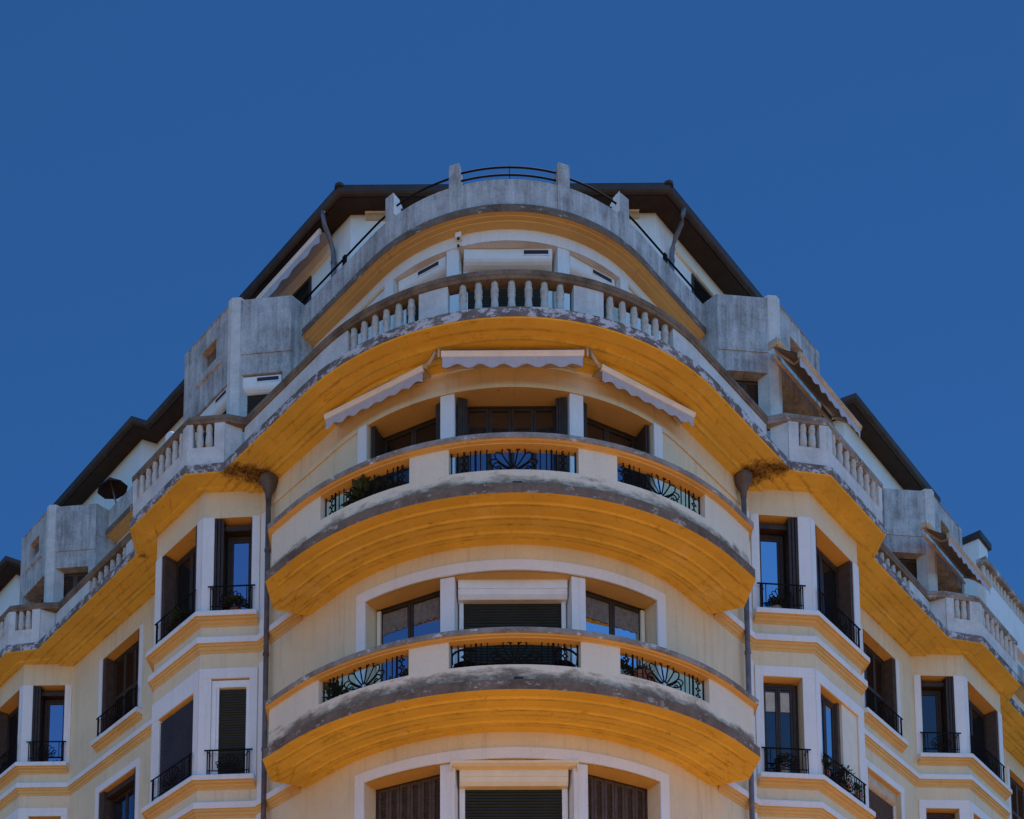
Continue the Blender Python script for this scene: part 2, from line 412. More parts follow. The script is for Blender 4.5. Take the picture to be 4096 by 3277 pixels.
# ------------------------------------------------------------------ ground
g = MB(); g.add([(-400, -400, 0), (400, -400, 0), (400, 400, 0), (-400, 400, 0)], [(0, 1, 2, 3)])
go = g.build('ground', 'asphalt'); go['kind'] = 'structure'; go['label'] = 'dark asphalt streets around the building'
PLAZA_R = 25.0
g = MB(); n = 64; vs = [((PLAZA_R) * math.sin(2 * math.pi * k / n), 8 + (PLAZA_R) * math.cos(2 * math.pi * k / n)) for k in range(n)]
g.prism(vs, 0.002, 0.12)
go = g.build('pavement', 'ground'); go['kind'] = 'structure'; go['label'] = 'sunlit sandstone paving at the foot of the building'

B = empty('apartment_building', (BX, BY, 0), label='cream art deco corner apartment building with curved balconies, ochre soffits and two wings', category='building')

# ------------------------------------------------------------------ side data (1 = right wing, -1 = left wing)
WM = 4.22
SD = {-1: dict(c0=3.10, c1=4.78, e=5.55, b2=9.92, c2=10.78, c3=12.5, sl=[(2.42, 5.07), (3.0, 5.54), (5.02, 5.54), (5.6, 5.07), (10.05, 5.07), (10.7, 5.54), (12.6, 5.54), (13.2, 5.07), (34, 5.07)],
               mid=(6.85, 8.48), box=(2.92, 4.62), box2=(10.68, 12.19), roof=[(5.6, 3.42), (6.0, 3.12), (8.74, 3.12), (8.87, 3.45), (13.3, 3.45), (13.6, 3.07), (15.62, 3.07), (15.72, 3.49), (34, 3.49)]),
      1: dict(c0=3.17, c1=5.14, e=5.90, b2=9.55, c2=10.45, c3=12.75, sl=[(2.48, 5.07), (3.14, 5.54), (5.42, 5.54), (5.9, 5.07), (9.66, 5.07), (10.42, 5.54), (12.78, 5.54), (13.3, 5.07), (34, 5.07)],
              mid=(7.02, 8.66), box=(2.95, 4.68), box2=(10.15, 11.94), roof=[(5.2, 3.42), (5.6, 3.30), (8.18, 3.30), (8.30, 3.66), (13.0, 3.66), (13.3, 3.3), (34, 3.3)])}

# ------------------------------------------------------------------ window kit
def frame_box(mb, f, s0, s1, z0, z1, t, d0, d1):
    mb.mbox(f, s0, s0 + t, d0, d1, z0, z1); mb.mbox(f, s1 - t, s1, d0, d1, z0, z1)
    mb.mbox(f, s0 + t, s1 - t, d0, d1, z1 - t, z1); mb.mbox(f, s0 + t, s1 - t, d0, d1, z0, z0 + t)
def win_glass(f, s0, s1, z0, z1, d, leaves=2, col='brown', glass='glass', transom=None, fr=0.05):
    m = MB(); frame_box(m, f, s0, s1, z0, z1, fr, d, d + 0.07)
    W = (s1 - s0 - 2 * fr) / leaves
    for i in range(leaves):
        a = s0 + fr + i * W
        frame_box(m, f, a + 0.004, a + W - 0.004, z0 + fr, z1 - fr, 0.045, d + 0.012, d + 0.055)
        if transom: m.mbox(f, a + 0.05, a + W - 0.05, d + 0.02, d + 0.05, transom - 0.015, transom + 0.015)
    w = m.build('window', col, B)
    for i in range(leaves):
        a = s0 + fr + i * W; g_ = MB()
        g_.mbox(f, a + 0.04, a + W - 0.04, d + 0.03, d + 0.038, z0 + fr + 0.04, z1 - fr - 0.04); g_.build('pane', glass, w)
    return w
def slats(f, s0, s1, z0, z1, d, mat, parent, pitch=0.05):
    m = MB(); n = max(2, int((z1 - z0) / pitch)); h = (z1 - z0) / n; poly = [(d + 0.03, z0)]
    for i in range(n):
        z = z0 + i * h; poly += [(d + 0.012, z + 0.003), (d, z + h * 0.35), (d, z + h * 0.65), (d + 0.012, z + h - 0.004), (d + 0.018, z + h - 0.002)]
    poly.append((d + 0.03, z1))
    rows = [[f(s, a, b) for a, b in poly] for s in (s0, s1)]; m.grid(rows)
    return m.build('roller_shutter', mat, parent)
def roller_box(f, s0, s1, z0, z1, d0, d1, parent, mat='box', vent=None, square=False):
    m = MB(); h = z1 - z0; t = d1 - d0
    if square: poly = [(d1, z1), (d0, z1), (d0, z0 + h * 0.5), (d0 + 0.015, z0 + h * 0.48), (d0 + 0.02, z0 + h * 0.2), (d0 + 0.07, z0), (d1, z0)]
    else:
        poly = [(d1, z1), (d0, z1), (d0, z0 + h * 0.5)]
        for k in range(1, 7):
            a = R(90 * k / 6); poly.append((d0 + t * 0.8 * (1 - math.cos(a)), z0 + h * 0.5 * (1 - math.sin(a))))
        poly.append((d1, z0))
    m.extr(f, s0, s1, poly); o = m.build('shutter_box', mat, parent, bevel=0.004)
    if vent:
        v = MB(); frame_box(v, f, vent[0] - 0.02, vent[1] + 0.02, z1 - 0.135, z1 - 0.015, 0.02, d0 - 0.01, d0 + 0.002); v.build('vent_frame', mat, parent)
        v = MB(); v.mbox(f, vent[0], vent[1], d0 - 0.004, d0 + 0.001, z1 - 0.115, z1 - 0.035)
        v.build('vent', 'vent', parent)
    return o
def win_roller(f, s0, s1, z0, z1, d, box=(0.3, 0.22), mat='roller', vent=None, square=False, proud=0.12, guides=0.06, boxmat='box', ext=0.03):
    g_ = MB(); g_.mbox(f, s0, s0 + guides, d - 0.03, d + 0.08, z0, z1 - 0.01); g_.mbox(f, s1 - guides, s1, d - 0.03, d + 0.08, z0, z1 - 0.01)
    w = g_.build('window', 'box', B)
    slats(f, s0 + guides, s1 - guides, z0, z1 - 0.05, d, mat, w)
    if box: roller_box(f, s0 - ext, s1 + ext, z1 - box[0], z1, d - proud, d - proud + box[1], w, boxmat, vent, square)
    return w
def leaf_shutter(m, f, s0, s1, z0, z1, d, t=0.035, lou=True):
    frame_box(m, f, s0, s1, z0, z1, 0.05, d, d + t)
    if lou:
        mid = (z0 + z1) / 2; m.mbox(f, s0 + 0.05, s1 - 0.05, d, d + t, mid - 0.04, mid + 0.04)
        z = z0 + 0.07
        while z < z1 - 0.08:
            if abs(z - mid) > 0.06:
                m.extr(f, s0 + 0.05, s1 - 0.05, [(d + 0.002, z), (d + 0.008, z - 0.004), (d + t - 0.002, z + 0.028), (d + t - 0.008, z + 0.032)])
            z += 0.042
    m.mbox(f, s0 + 0.05, s1 - 0.05, d + t * 0.7, d + t * 0.9, z0 + 0.05, z1 - 0.05)
def win_louvre(f, s0, s1, z0, z1, d, leaves, mat='louvre'):
    m = MB(); frame_box(m, f, s0, s1, z0, z1, 0.04, d - 0.01, d + 0.05); w = m.build('window', 'brown', B)
    W = (s1 - s0 - 0.08) / leaves
    for i in range(leaves):
        k = MB(); a = s0 + 0.04 + i * W; leaf_shutter(k, f, a + 0.004, a + W - 0.004, z0 + 0.04, z1 - 0.04, d)
        k.build('shutter', mat, w)
    return w
def stack_shutter(f, s, s_out, z0, z1, d0, d1, parent, n=3, mat='brown'):
    # folded shutter leaves standing against a reveal, from s towards s_out
    m = MB(); w = (s_out - s) / n
    for i in range(n):
        a, b = s + i * w, s + (i + 0.72) * w
        m.mbox(f, min(a, b), max(a, b), d0 + 0.01 * i, d1 - 0.01 * i, z0 + 0.02, z1 - 0.02)
        m.mbox(f, min(a, b) - 0.003, max(a, b) + 0.003, d0 + 0.01 * i - 0.006, d0 + 0.01 * i + 0.03, z0 + 0.02, z1 - 0.02)
    return m.build('shutter', mat, parent)

# ------------------------------------------------------------------ wrought iron
def spiral(cx, cz, r0, turns, a0, sg):
    pts = []
    n = 22
    for i in range(n + 1):
        t = i / n; a = a0 + sg * turns * 2 * math.pi * t; r = r0 * (1 - t) ** 0.9 + 0.006
        pts.append((cx + r * math.cos(a), cz + r * math.sin(a)))
    return pts
def fan(cx, z0, Rr, sq=1.0):
    L = []; n = 7; cz = z0 + 0.10 * Rr
    ang = [R(12 + 156 * i / n) for i in range(n + 1)]
    tip = lambda a, r: (cx + r * math.cos(a), cz + r * math.sin(a) * sq)
    for i, a in enumerate(ang):
        bend = (a - math.pi / 2) * 0.22
        L.append([tip(a + bend * (1 - (k / 5)) , Rr * (0.12 + 0.70 * k / 5)) for k in range(6)])
    for a, b in zip(ang, ang[1:]):
        L.append([tip(a + (b - a) * k / 6, Rr * (0.82 + 0.20 * math.sin(math.pi * k / 6))) for k in range(7)])
    L.append([tip(R(180 * k / 6), Rr * 0.13) for k in range(7)])
    for sg in (-1, 1):
        sx = cx + sg * Rr * 0.62; rz = z0 + Rr * 0.16
        sp = spiral(sx, rz + Rr * 0.02, Rr * 0.24, 1.3, R(90), -sg)
        L.append(sp)
        L.append([(sx, rz + Rr * 0.26), (cx + sg * Rr * 0.35, z0 + Rr * 0.2), (cx, z0 + Rr * 0.05), (cx - sg * Rr * 0.3, z0 - Rr * 0.03), (cx - sg * Rr * 0.62, z0 - Rr * 0.06)])
    return L
def scallop(s, z0, z1, r):
    L = []; n = max(2, int((z1 - z0) / (2 * r))); h = (z1 - z0) / n
    for sg in (-1, 1):
        for i in range(n):
            c = z0 + h * (i + 0.5)
            L.append([(s + sg * r * (1 - math.sin(R(180 * k / 6))), c - h / 2 * math.cos(R(180 * k / 6))) for k in range(7)])
    return L
def ironwork(name, f, d, lines, bars, r=0.013, parent=None, mat='iron'):
    m = MB()
    for L in lines: m.tube([f(s, d, z) for s, z in L], r * 0.85, 4)
    for (a, b, rr) in bars:
        k = max(1, int(abs(b[0] - a[0]) / 0.15))
        m.tube([f(a[0] + (b[0] - a[0]) * i / k, d, a[1] + (b[1] - a[1]) * i / k) for i in range(k + 1)], rr, 4)
    return m.build(name, mat, parent)
def sill_railing(f, s0, s1, z0, h=0.5, d=-0.07):
    c = (s0 + s1) / 2; hw = (s1 - s0) / 2; zt = z0 + h
    Rr = min(0.34, hw * 0.62)
    lines = fan(c, z0 + 0.12, Rr, min(1.0, (h - 0.14) / Rr))
    bars = [((s0 - 0.06, zt), (s1 + 0.06, zt), 0.017), ((s0, z0 + 0.08), (s1, z0 + 0.08), 0.012)]
    for x in (s0, s1, s0 + 0.04, s1 - 0.04): bars.append(((x, z0), (x, zt), 0.012))
    x = Rr + 0.05
    while x < hw - 0.10:
        for sg in (-1, 1): bars.append(((c + sg * x, z0 + 0.08), (c + sg * x, zt), 0.009))
        x += 0.075 if x < Rr + 0.1 else 0.11
    for sg in (-1, 1): bars.append(((c + sg * (hw - 0.01), zt - 0.03), (c + sg * (hw - 0.07), zt - 0.12), 0.008))
    ironwork('railing', f, d, lines, bars, 0.011, B)

# ------------------------------------------------------------------ tower walls, lower storeys
LINT = {2: 9.85, 3: 13.07, 4: 16.33}
BOT = {2: 7.4, 3: 10.66, 4: 13.9}
RW = 4.29
rm = runmap(RW); q = RW * math.pi / 4
tw = MB()
gA = RW * R(35.0)
ops = [(-gA, gA, BOT[k], LINT[k], 0.5) for k in (2, 3, 4)]
tl = MB(); wallpanel(tw, rm, -(q + 2.25), q + 2.25, -1.6, 16.8, ops, ds=0.13, ls=tl)
tower_wall = tw.build('wall', 'cream', B); build_each(tl, 'lintel_soffit', 'lintel', tower_wall)  # lintel undersides split off to carry the painted bounce colour
am = arcmap(RW)
for k in (2, 3, 4):
    t = Pieces('surround_strip', 'white', B); z0, z1 = BOT[k], LINT[k]
    for sg in (-1, 1):
        a0, a1 = sorted((sg * 13.0, sg * 16.3)); a2, a3 = sorted((sg * 35.0, sg * 37.7))
        # free-standing pillar, shaped with a slight splay
        pl = [am(a0, 0.015, 0)[:2], am(a1, 0.015, 0)[:2], am(a1 - 0.2, 0.42, 0)[:2], am(a0 + 0.2, 0.42, 0)[:2]]
        p_ = MB(); p_.prism(pl, Z(z0), Z(z1 - 0.002)); p_.build('pillar', 'white', B, bevel=0.006)
        t.mbox(am, a2, a3, -0.035, 0.01, z0, z1 + (0.18 if k < 4 else 0.0), 3)
    if k < 4: t.mbox(am, -35.0, 35.0, -0.035, 0.01, z1, z1 + 0.18, 40)
# thin string line at lintel height on the upper storey
for sg in (-1, 1):
    t = MB(); s0, s1 = sorted((sg * RW * R(37.9), sg * (q + 2.2)))
    t.mbox(rm, s0, s1, -0.03, 0.01, 16.28, 16.36, 14); t.build('string_line', 'cream', B)
def chord(r, a0, a1):
    p, q_ = am(a0, RW - r, 0)[:2], am(a1, RW - r, 0)[:2]; return linemap(p, q_)
# storey 4 (below the big cornice): brown folding shutters around dark glazing
f, L = chord(4.06, -12.9, 12.9)
w = win_glass(f, 0.1, L - 0.1, BOT[4], LINT[4] + 0.02, 0.06, 4, 'brown', 'glassmid', transom=15.6)
stack_shutter(f, 0.0, 0.17, BOT[4], LINT[4], -0.14, 0.10, w, 4); stack_shutter(f, L, L - 0.17, BOT[4], LINT[4], -0.14, 0.10, w, 4)
for sg in (-1, 1):
    a0, a1 = sorted((sg * 16.3, sg * 34.9)); f, L = chord(4.02, a0, a1)
    w = win_glass(f, 0.02, L - 0.02, BOT[4], LINT[4] + 0.02, 0.10, 2, 'brown', 'glassdark' if sg < 0 else 'glassmid', transom=15.6)
    inn, out = (0.0, L) if sg > 0 else (L, 0.0); dr = 1 if sg > 0 else -1
    stack_shutter(f, inn, inn + dr * 0.10, BOT[4], LINT[4], -0.16, 0.10, w, 3)
    stack_shutter(f, out, out - dr * 0.07, BOT[4], LINT[4], -0.22, 0.12, w, 2)
# storey 3: glazed side lights, closed dark roller in the middle
f, L = chord(4.06, -13.0, 13.0)
win_roller(f, 0.03, L - 0.03, BOT[3], LINT[3] + 0.0, 0.04, box=(0.31, 0.2), square=True, proud=0.17, guides=0.07, ext=0.02)
for sg in (-1, 1):
    a0, a1 = sorted((sg * 16.3, sg * 34.9)); f, L = chord(4.02, a0, a1)
    w = win_glass(f, 0.0, L, BOT[3], LINT[3] + 0.02, 0.0, 2, 'brown', 'glass' if sg > 0 else 'glassdim', fr=0.045)
    t = MB(); a, b = (L - 0.09, L - 0.02) if sg > 0 else (0.02, 0.09)
    t.mbox(f, a, b, -0.03, 0.05, BOT[3], LINT[3] - 0.05)
    t.build('window_trim', 'boxcream', w)
    for i in (0, 1):                     # gathered net curtain in the head of each leaf
        a_, b_ = 0.11 + i * (L - 0.10) / 2, (L - 0.10) / 2 - 0.02 + i * (L - 0.10) / 2
        rows = []; n = 28
        for j in range(n + 1):
            sx = a_ + (b_ - a_) * j / n; dd = 0.022 + 0.006 * math.sin(j * 1.9)
            rows.append([(sx, dd, LINT[3] - 0.46 - 0.01 * math.sin(j * 0.7)), (sx, dd, LINT[3] - 0.10)])
        m = MB(); m.grid([[f(*p) for p in r_] for r_ in rows]); cu = m.build('curtain', 'net', w)
        cs = cu.modifiers.new('cloth', 'SOLIDIFY'); cs.thickness = 0.003
# storey 2: louvred side shutters, roller in the middle under an awning bracket
f, L = chord(4.06, -13.0, 13.0)
w = win_roller(f, 0.03, L - 0.03, BOT[2], LINT[2] - 0.06, 0.04, box=(0.27, 0.22), square=True, proud=0.19, guides=0.09, boxmat='boxcream', ext=0.0)
t = MB(); t.extr(f, -0.11, L + 0.11, [(-0.27, 9.86), (-0.31, 9.84), (-0.31, 9.80), (-0.25, 9.77), (-0.12, 9.77), (-0.12, 9.86)])
t.mbox(f, -0.12, -0.095, -0.30, -0.10, 9.70, 9.87); t.mbox(f, L + 0.095, L + 0.12, -0.30, -0.10, 9.70, 9.87)
t.build('awning_cassette', 'boxcream', w, bevel=0.004)
t = MB(); t.tube([f(-0.108, -0.305, 9.72), f(-0.105, -0.31, 9.0), f(-0.09, -0.31, 7.6)], 0.006, 5); t.tube([f(L + 0.108, -0.305, 9.72), f(L + 0.108, -0.305, 7.6)], 0.006, 5)
build_each(t, 'awning_cord', 'boxcream', w)
for sg in (-1, 1):
    a0, a1 = sorted((sg * 16.3, sg * 34.9)); f, L = chord(4.02, a0, a1)
    win_louvre(f, 0.0, L, BOT[2], LINT[2] + 0.02, 0.02, 6)

# ------------------------------------------------------------------ curved balconies
def balcony(zb, coping_mat, slot_col):
    e1, e2, e3 = (0.64, 5.32), (1.17, 4.78), (0.88, 4.20)
    path = stations([uwp(-1, *e3), uwp(-1, *e2), uwp(-1, *e1)] + arcpts(5.32, n=48) + [uwp(1, *e1), uwp(1, *e2), uwp(1, *e3)])
    m = MB()
    # stepped soffit: each ring a little lower towards the wall, with a raised lip on its edge
    prof = [(0, zb + 0.0)]
    z = zb
    for dd in (0.21, 0.46, 0.77, 1.06):
        prof += [(-dd + 0.02, z + 0.006), (-dd + 0.012, z - 0.012), (-dd, z - 0.028)]
        z -= 0.030
    mm = []
    # open profile strip, then clip the far side inside the wall
    prof.append((-1.16, z + 0.002))
    rows = []
    for x, y, mx, my in path:
        rows.append([(x + mx * d, y + my * d, Z(zz)) for d, zz in prof])
    m.grid(rows[2:-2]); 
    # nosed ends: fill with rings parallel to the end outline
    so = m.build('soffit', 'soffit', None)
    slab = MB(); slab.sweep(path, [(0, Z(zb)), (0, Z(zb + 0.165)), (-0.06, Z(zb + 0.18)), (-0.30, Z(zb + 0.24)), (-0.30, Z(zb + 0.0))][::-1])
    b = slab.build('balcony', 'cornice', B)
    so.parent = b
    # end pieces of the soffit: concentric nosings
    for sg in (-1, 1):
        e = MB(); cen = (0.50, 4.35); outl = [(0.0, 5.32), e1, e2, e3, (0.0, 4.20)]
        zt = zb; ks = (1.0, 0.80, 0.56, 0.26)
        inner = lambda k: [(max(0.0, 0.0), 4.20 + (5.32 - 4.20) * k), (e1[0] * k + 0.02, 4.20 + (e1[1] - 4.20) * k), (0.62 + (e2[0] - 0.62) * k, 4.20 + (e2[1] - 4.20) * k), (0.62 + (e3[0] - 0.62) * k, 4.20)]
        for i in range(4):
            A, Bq = inner(ks[i]), (inner(ks[i + 1]) if i < 3 else inner(0.02))
            za = zt - 0.030 * i - 0.004; zc = za + 0.004
            for j in range(3):
                e.quad(P(sg, *A[j], za), P(sg, *A[j + 1], za), P(sg, *Bq[j + 1], zc), P(sg, *Bq[j], zc))
                if i < 3: e.quad(P(sg, *Bq[j], zc), P(sg, *Bq[j + 1], zc), P(sg, *Bq[j + 1], za - 0.026), P(sg, *Bq[j], za - 0.026))
        e.build('soffit', 'soffit', b)
    # parapet: solid band, blocks and end pieces with three openings
    rp = 5.24; f = arcmap(rp); T = 0.15
    p = MB()
    zo0, zo1 = zb + 0.45, zb + 0.88
    blocks = [(-18.7, -11.6), (10.9, 18.0)]
    p.mbox(f, -45, 45, 0, T, zb + 0.16, zo0, 60)
    for a0, a1 in blocks: p.mbox(f, a0, a1, 0, T, zo0, zo1, 6)
    for sg in (-1, 1):
        a0, a1 = sorted((sg * 37.4, sg * 45)); p.mbox(f, a0, a1, 0, T, zo0, zo1, 6)
        ff, L = lm(sg, (0, rp), (0.60, rp)); s0, s1 = smap(sg, L, 0, L); p.mbox(ff, s0, s1, 0, T, zb + 0.16, zo1)
        ff, L = lm(sg, (0.60, rp), (1.12, 4.76)); s0, s1 = smap(sg, L, 0, L); p.mbox(ff, s0, s1, 0, T, zb + 0.16, zo1)
        ff, L = lm(sg, (1.12, 4.76), (0.80, 4.25)); s0, s1 = smap(sg, L, 0, L); p.mbox(ff, s0, s1, 0, T, zb + 0.16, zo1)
    p.build('parapet', 'parapet', b)
    s = MB(); s.mbox(f, -0.55, 1.0, -0.012, 0.02, zb + 0.215, zb + 0.245, 2); s.build('drain_slot', 'vent', b)
    # coping with a moulded underside, warm bounce painted into its colour
    cp = stations([uwp(-1, 0.86, 4.2), uwp(-1, 1.20, 4.78), uwp(-1, 0.60, 5.34)] + arcpts(5.34, n=48) + [uwp(1, 0.60, 5.34), uwp(1, 1.20, 4.78), uwp(1, 0.86, 4.2)])
    m = MB(); c0 = zo1 + 0.03
    m.sweep(cp, [(-0.30, Z(c0)), (-0.30, Z(c0 + 0.10)), (-0.01, Z(c0 + 0.095)), (0.0, Z(c0 + 0.085)), (0.0, Z(c0 + 0.008)), (-0.012, Z(c0 - 0.002))], closed=False)
    m.build('coping', coping_mat, b)
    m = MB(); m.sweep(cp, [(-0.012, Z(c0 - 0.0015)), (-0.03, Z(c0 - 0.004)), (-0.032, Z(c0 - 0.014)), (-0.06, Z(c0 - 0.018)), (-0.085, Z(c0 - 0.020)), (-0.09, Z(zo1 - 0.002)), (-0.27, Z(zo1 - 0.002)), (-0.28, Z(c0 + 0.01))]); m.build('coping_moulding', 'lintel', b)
    # ironwork behind each opening
    fr = arcmap(5.14)
    for (a0, a1) in ((-11.4, 10.7), (-37.2, -18.9), (18.2, 37.2)):
        mid = (a0 + a1) / 2; deg = 180 / (math.pi * 5.14); hw = (a1 - a0) / 2
        g = lambda s, d, z, mid=mid, deg=deg, fr=fr: fr(mid + s * deg, d, z)
        W = hw / deg; z0, z1 = zb + 0.42, zb + 0.92
        lines = fan(0, z0 + 0.07, 0.40, 0.98)
        bars = [((-W, z1), (W, z1), 0.018), ((-W, z0 + 0.02), (W, z0 + 0.02), 0.012), ((-W + 0.01, z0), (-W + 0.01, z1), 0.012), ((W - 0.01, z0), (W - 0.01, z1), 0.012)]
        for x in (0.42, 0.52): bars += [((x, z0), (x, z1), 0.010), ((-x, z0), (-x, z1), 0.010)]
        for x in (0.60,): bars += [((x, z0), (x, z1), 0.017), ((-x, z0), (-x, z1), 0.017)]
        for sg in (-1, 1): lines += scallop(sg * (W - 0.14 if W < 0.95 else 0.78), z0 + 0.03, z1 - 0.01, 0.055)
        if W > 0.95:
            for x in (0.68, 0.88): bars += [((x, z0), (x, z1), 0.009), ((-x, z0), (-x, z1), 0.009)]
        ironwork('railing', g, 0.0, lines, bars, 0.014, b)
    return b
bal2 = balcony(13.62, 'coping', None)
bal3 = balcony(10.40, 'coping', None)

# ------------------------------------------------------------------ big cornice slab carrying the balustrade
path = fullpath(5.07, SD[-1]['sl'], SD[1]['sl'], 48)
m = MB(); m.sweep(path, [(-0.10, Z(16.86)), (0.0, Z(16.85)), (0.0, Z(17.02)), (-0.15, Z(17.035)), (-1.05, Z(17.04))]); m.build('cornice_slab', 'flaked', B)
m = MB()
prof = [(-0.004, 16.853), (-0.02, 16.838), (-0.06, 16.838), (-0.07, 16.852), (-0.34, 16.852), (-0.352, 16.84), (-0.36, 16.80), (-0.58, 16.80), (-0.592, 16.785), (-0.60, 16.745), (-0.90, 16.745)]
m.sweep(path, [(d, Z(z)) for d, z in prof]); m.build('soffit', 'soffit', B)
# storey floor closing the slab behind
m = MB(); pl = [uwp(-1, 34, 4.3), uwp(-1, 0, 4.3)] + arcpts(4.3, n=12)[1:-1] + [uwp(1, 0, 4.3), uwp(1, 34, 4.3), (0, 24)]
m.prism(pl, Z(16.9), Z(17.0)); m.build('floor_slab', 'cornice', B)

